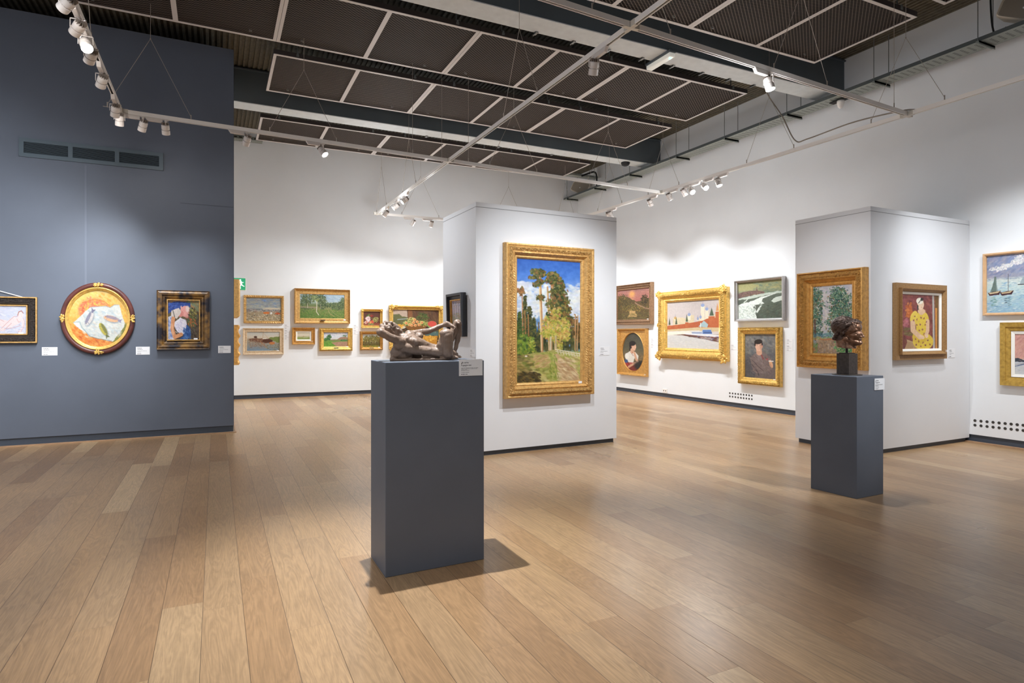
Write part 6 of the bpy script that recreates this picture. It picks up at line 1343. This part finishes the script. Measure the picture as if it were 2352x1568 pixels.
# blue wall heads on the left track
spot(6, 150, 8, (-4.6, 9.85, 1.85), 108, 49, .8, 'spotlight at the upper frame edge on the track before the blue wall')
spot(6, 170, 62, (-3.4, 9.85, 1.85), 108, 48, .8, 'spotlight with bright reflecting adapter, second along the track before the blue wall')
spot(6, 186, 100, (.2, 3.6, .6), 29, 48, .8, 'glowing spotlight facing out from the track before the blue wall')
spot(6, 203, 128, (-2.5, 9.85, 1.85), 87, 36, .8, 'spotlight just below the glowing one on the track before the blue wall')
spot(6, 228, 185, (-2.1, 9.85, 1.85), 79, 36, .8, 'two part spotlight in the middle of the track before the blue wall')
spot(6, 257, 253, (-1.45, 9.85, 1.85), 58, 35, .8, 'spotlight just before the track corner by the blue wall')
spot(6, 267, 274, (-1.2, 9.85, 1.2), 29, 35, .8, 'spotlight hanging lowest at the track corner by the blue wall')
spot(1, 329, 290, (-1.43, 9.85, 1.85), 39, 32, .8, 'first spotlight past the corner on the track along the blue wall')
spot(1, 380, 294, (-.42, 9.85, 1.85), 49, 27, .8, 'second spotlight past the corner on the track along the blue wall')
spot(1, 567, 322, (-.30, 9.85, 1.85), 33, 27, .8, 'spotlight over the vertical end of the blue wall')
spot(1, 739, 350, (2.74, 7.15, 1.5), 70, 46, .8, 'glowing single spotlight in the middle of the track beyond the blue wall')
# far end of the diagonal track
spot(3, 933, 460, (.3, 11.2, 1.5), 60, 50, .8, 'brightest glowing spotlight at the far end of the diagonal track')
spot(3, 909, 474, (.3, 12.3, 1.5), 49, 50, .8, 'smaller glowing spotlight beside the brightest one on the diagonal track')
spot(3, 883, 490, (1.1, 14.58, 1.4), 95, 60, .8, 'unlit looking spotlight at the far corner of the diagonal track')
spot(5, 947, 512, (2.4, 14.58, 1.4), 66, 58, .8, 'first spotlight on the short track before the back wall')
spot(5, 988, 516, (3.9, 14.58, 1.4), 66, 58, .8, 'second spotlight on the short track before the back wall')
# middle
spot(3, 1345, 150, (3.80, 6.69, 1.3), 127, 54, .75, 'large two part spotlight hanging from the diagonal track in mid gallery')
spot(4, 1773, 188, (5.25, 3.74, 1.25), 60, 30, .8, 'spotlight on the overhead track by the near beam conduit')
# side wall track
spot(2, 1374, 492, (9.1, 11.9, 1.5), 134, 56, .8, 'brightly lit spotlight just above the centre partition top edge')
spot(2, 1395, 492, (9.1, 10.4, 1.5), 77, 50, .8, 'dark looking spotlight just above the centre partition top edge')
spot(2, 1507, 467, (9.1, 9.6, 1.4), 96, 56, .8, 'glowing slanted spotlight where two tracks meet by the side wall')
spot(2, 1544, 453, (9.1, 8.4, 1.5), 66, 52, .8, 'upright white spotlight past the track junction on the side wall track')
spot(2, 1565, 441, (9.1, 7.8, 1.2), 70, 52, .8, 'small grey looking spotlight before the row of three glowing ones')
spot(2, 1595, 438, (6.9, 5.5, 1.5), 45, 44, .8, 'first of three glowing spotlights in a row on the side wall track')
spot(2, 1619, 428, (6.9, 5.1, 1.7), 45, 44, .8, 'middle one of three glowing spotlights in a row on the side wall track')
spot(2, 1647, 418, (7.6, 6.2, .4), 38, 50, .8, 'last of three glowing spotlights in a row on the side wall track')
# beams without modelled heads: the tracks' own unseen heads, plus added fill as marked
def beam_only(p, t, power, size, blend=.8, radius=.03):
    p = Vector(p); aim = (Vector(t) - p).normalized(); lamp(p, aim, power, size, blend, radius, 0 if p.x < 0 or p.y < 4 else 2.0)
beam_only((1.08, 4.05, 3.9), (1.05, 3.35, .6), 380, 42, .7, .02)
beam_only((4.7, 4.33, 3.9), (6.98, 5.2, 1.1), 95, 36)
beam_only((7.40, 3.0, 3.9), (7.95, 4.68, .5), 68, 52)
beam_only((7.40, 2.5, 3.9), (9.1, 3.6, .8), 105, 56)
beam_only((7.40, 3.6, 3.9), (9.1, 4.2, .8), 78, 56)
beam_only((5.6, 13.28, 3.9), (5.2, 14.58, .9), 95, 58)
beam_only((6.6, 13.28, 3.9), (7.0, 14.58, .9), 110, 58)
beam_only((7.40, 12.4, 3.9), (9.1, 13.2, .9), 110, 58)
beam_only((4.4, 4.30, 3.9), (3.9, 6.69, .2), 175, 46)
beam_only((-1.0, 4.8, 3.9), (-5.2, 9.85, 1.1), 70, 62)
beam_only((-1.0, 3.8, 3.9), (-3.2, 7.2, 0), 130, 56)
beam_only((.6, .6, 3.9), (1.25, 3.6, .4), 80, 30, radius=.15)  # added fill for the front of the clay figure's plinth, off the tracks
beam_only((-1.0, 3.0, 3.9), (-1.8, 5.6, 0), 110, 70)
beam_only((5.9, 1.2, 3.9), (5.3, 3.6, 1.0), 270, 15)  # added beam to brighten the bronze head and its plinth, no track here
beam_only((3.165, 12.6, 3.9), (1.9, 12.2, 0), 120, 90)  # from here on, floor beams added to raise the bounce light
beam_only((3.165, 9.6, 3.9), (2.0, 10.2, 0), 110, 90)
beam_only((7.4, 9.9, 3.9), (6.2, 9.4, 0), 120, 90)
beam_only((6.2, 8.9, 3.9), (6.0, 7.6, 0), 90, 90)
beam_only((5.4, 13.28, 3.9), (5.6, 12.2, 0), 120, 90)
# even world fill, added to come in through the open left side
w = bpy.data.worlds.new('ambient_fill'); bpy.context.scene.world = w; w.use_nodes = True
w.node_tree.nodes['Background'].inputs['Color'].default_value = (.9, .93, 1, 1); w.node_tree.nodes['Background'].inputs['Strength'].default_value = .5

# ================================================================ camera
cd = bpy.data.cameras.new('camera'); cd.sensor_fit = 'HORIZONTAL'; cd.sensor_width = 36.0; cd.lens = F_PX / W_PX * 36.0
cd.shift_x = 0.0; cd.shift_y = (HY - H_PX/2) / W_PX; cd.clip_start = .05; cd.clip_end = 100
co = bpy.data.objects.new('camera', cd); C.objects.link(co); co.location = EYE; co.rotation_euler = (PI/2, 0, -YAW)
sc = bpy.context.scene; sc.camera = co
sc.view_settings.view_transform = 'Standard'; sc.view_settings.look = 'None'; sc.view_settings.gamma = 1.0
sc.view_settings.use_curve_mapping = False; sc.view_settings.exposure = EXPOSURE
sc.cycles.use_denoising = True; sc.cycles.sample_clamp_indirect = 6.0
sc.cycles.max_bounces = 6; sc.cycles.diffuse_bounces = 4; sc.cycles.glossy_bounces = 3; sc.cycles.transparent_max_bounces = 8
sc.cycles.use_adaptive_sampling = True; sc.cycles.adaptive_threshold = .08
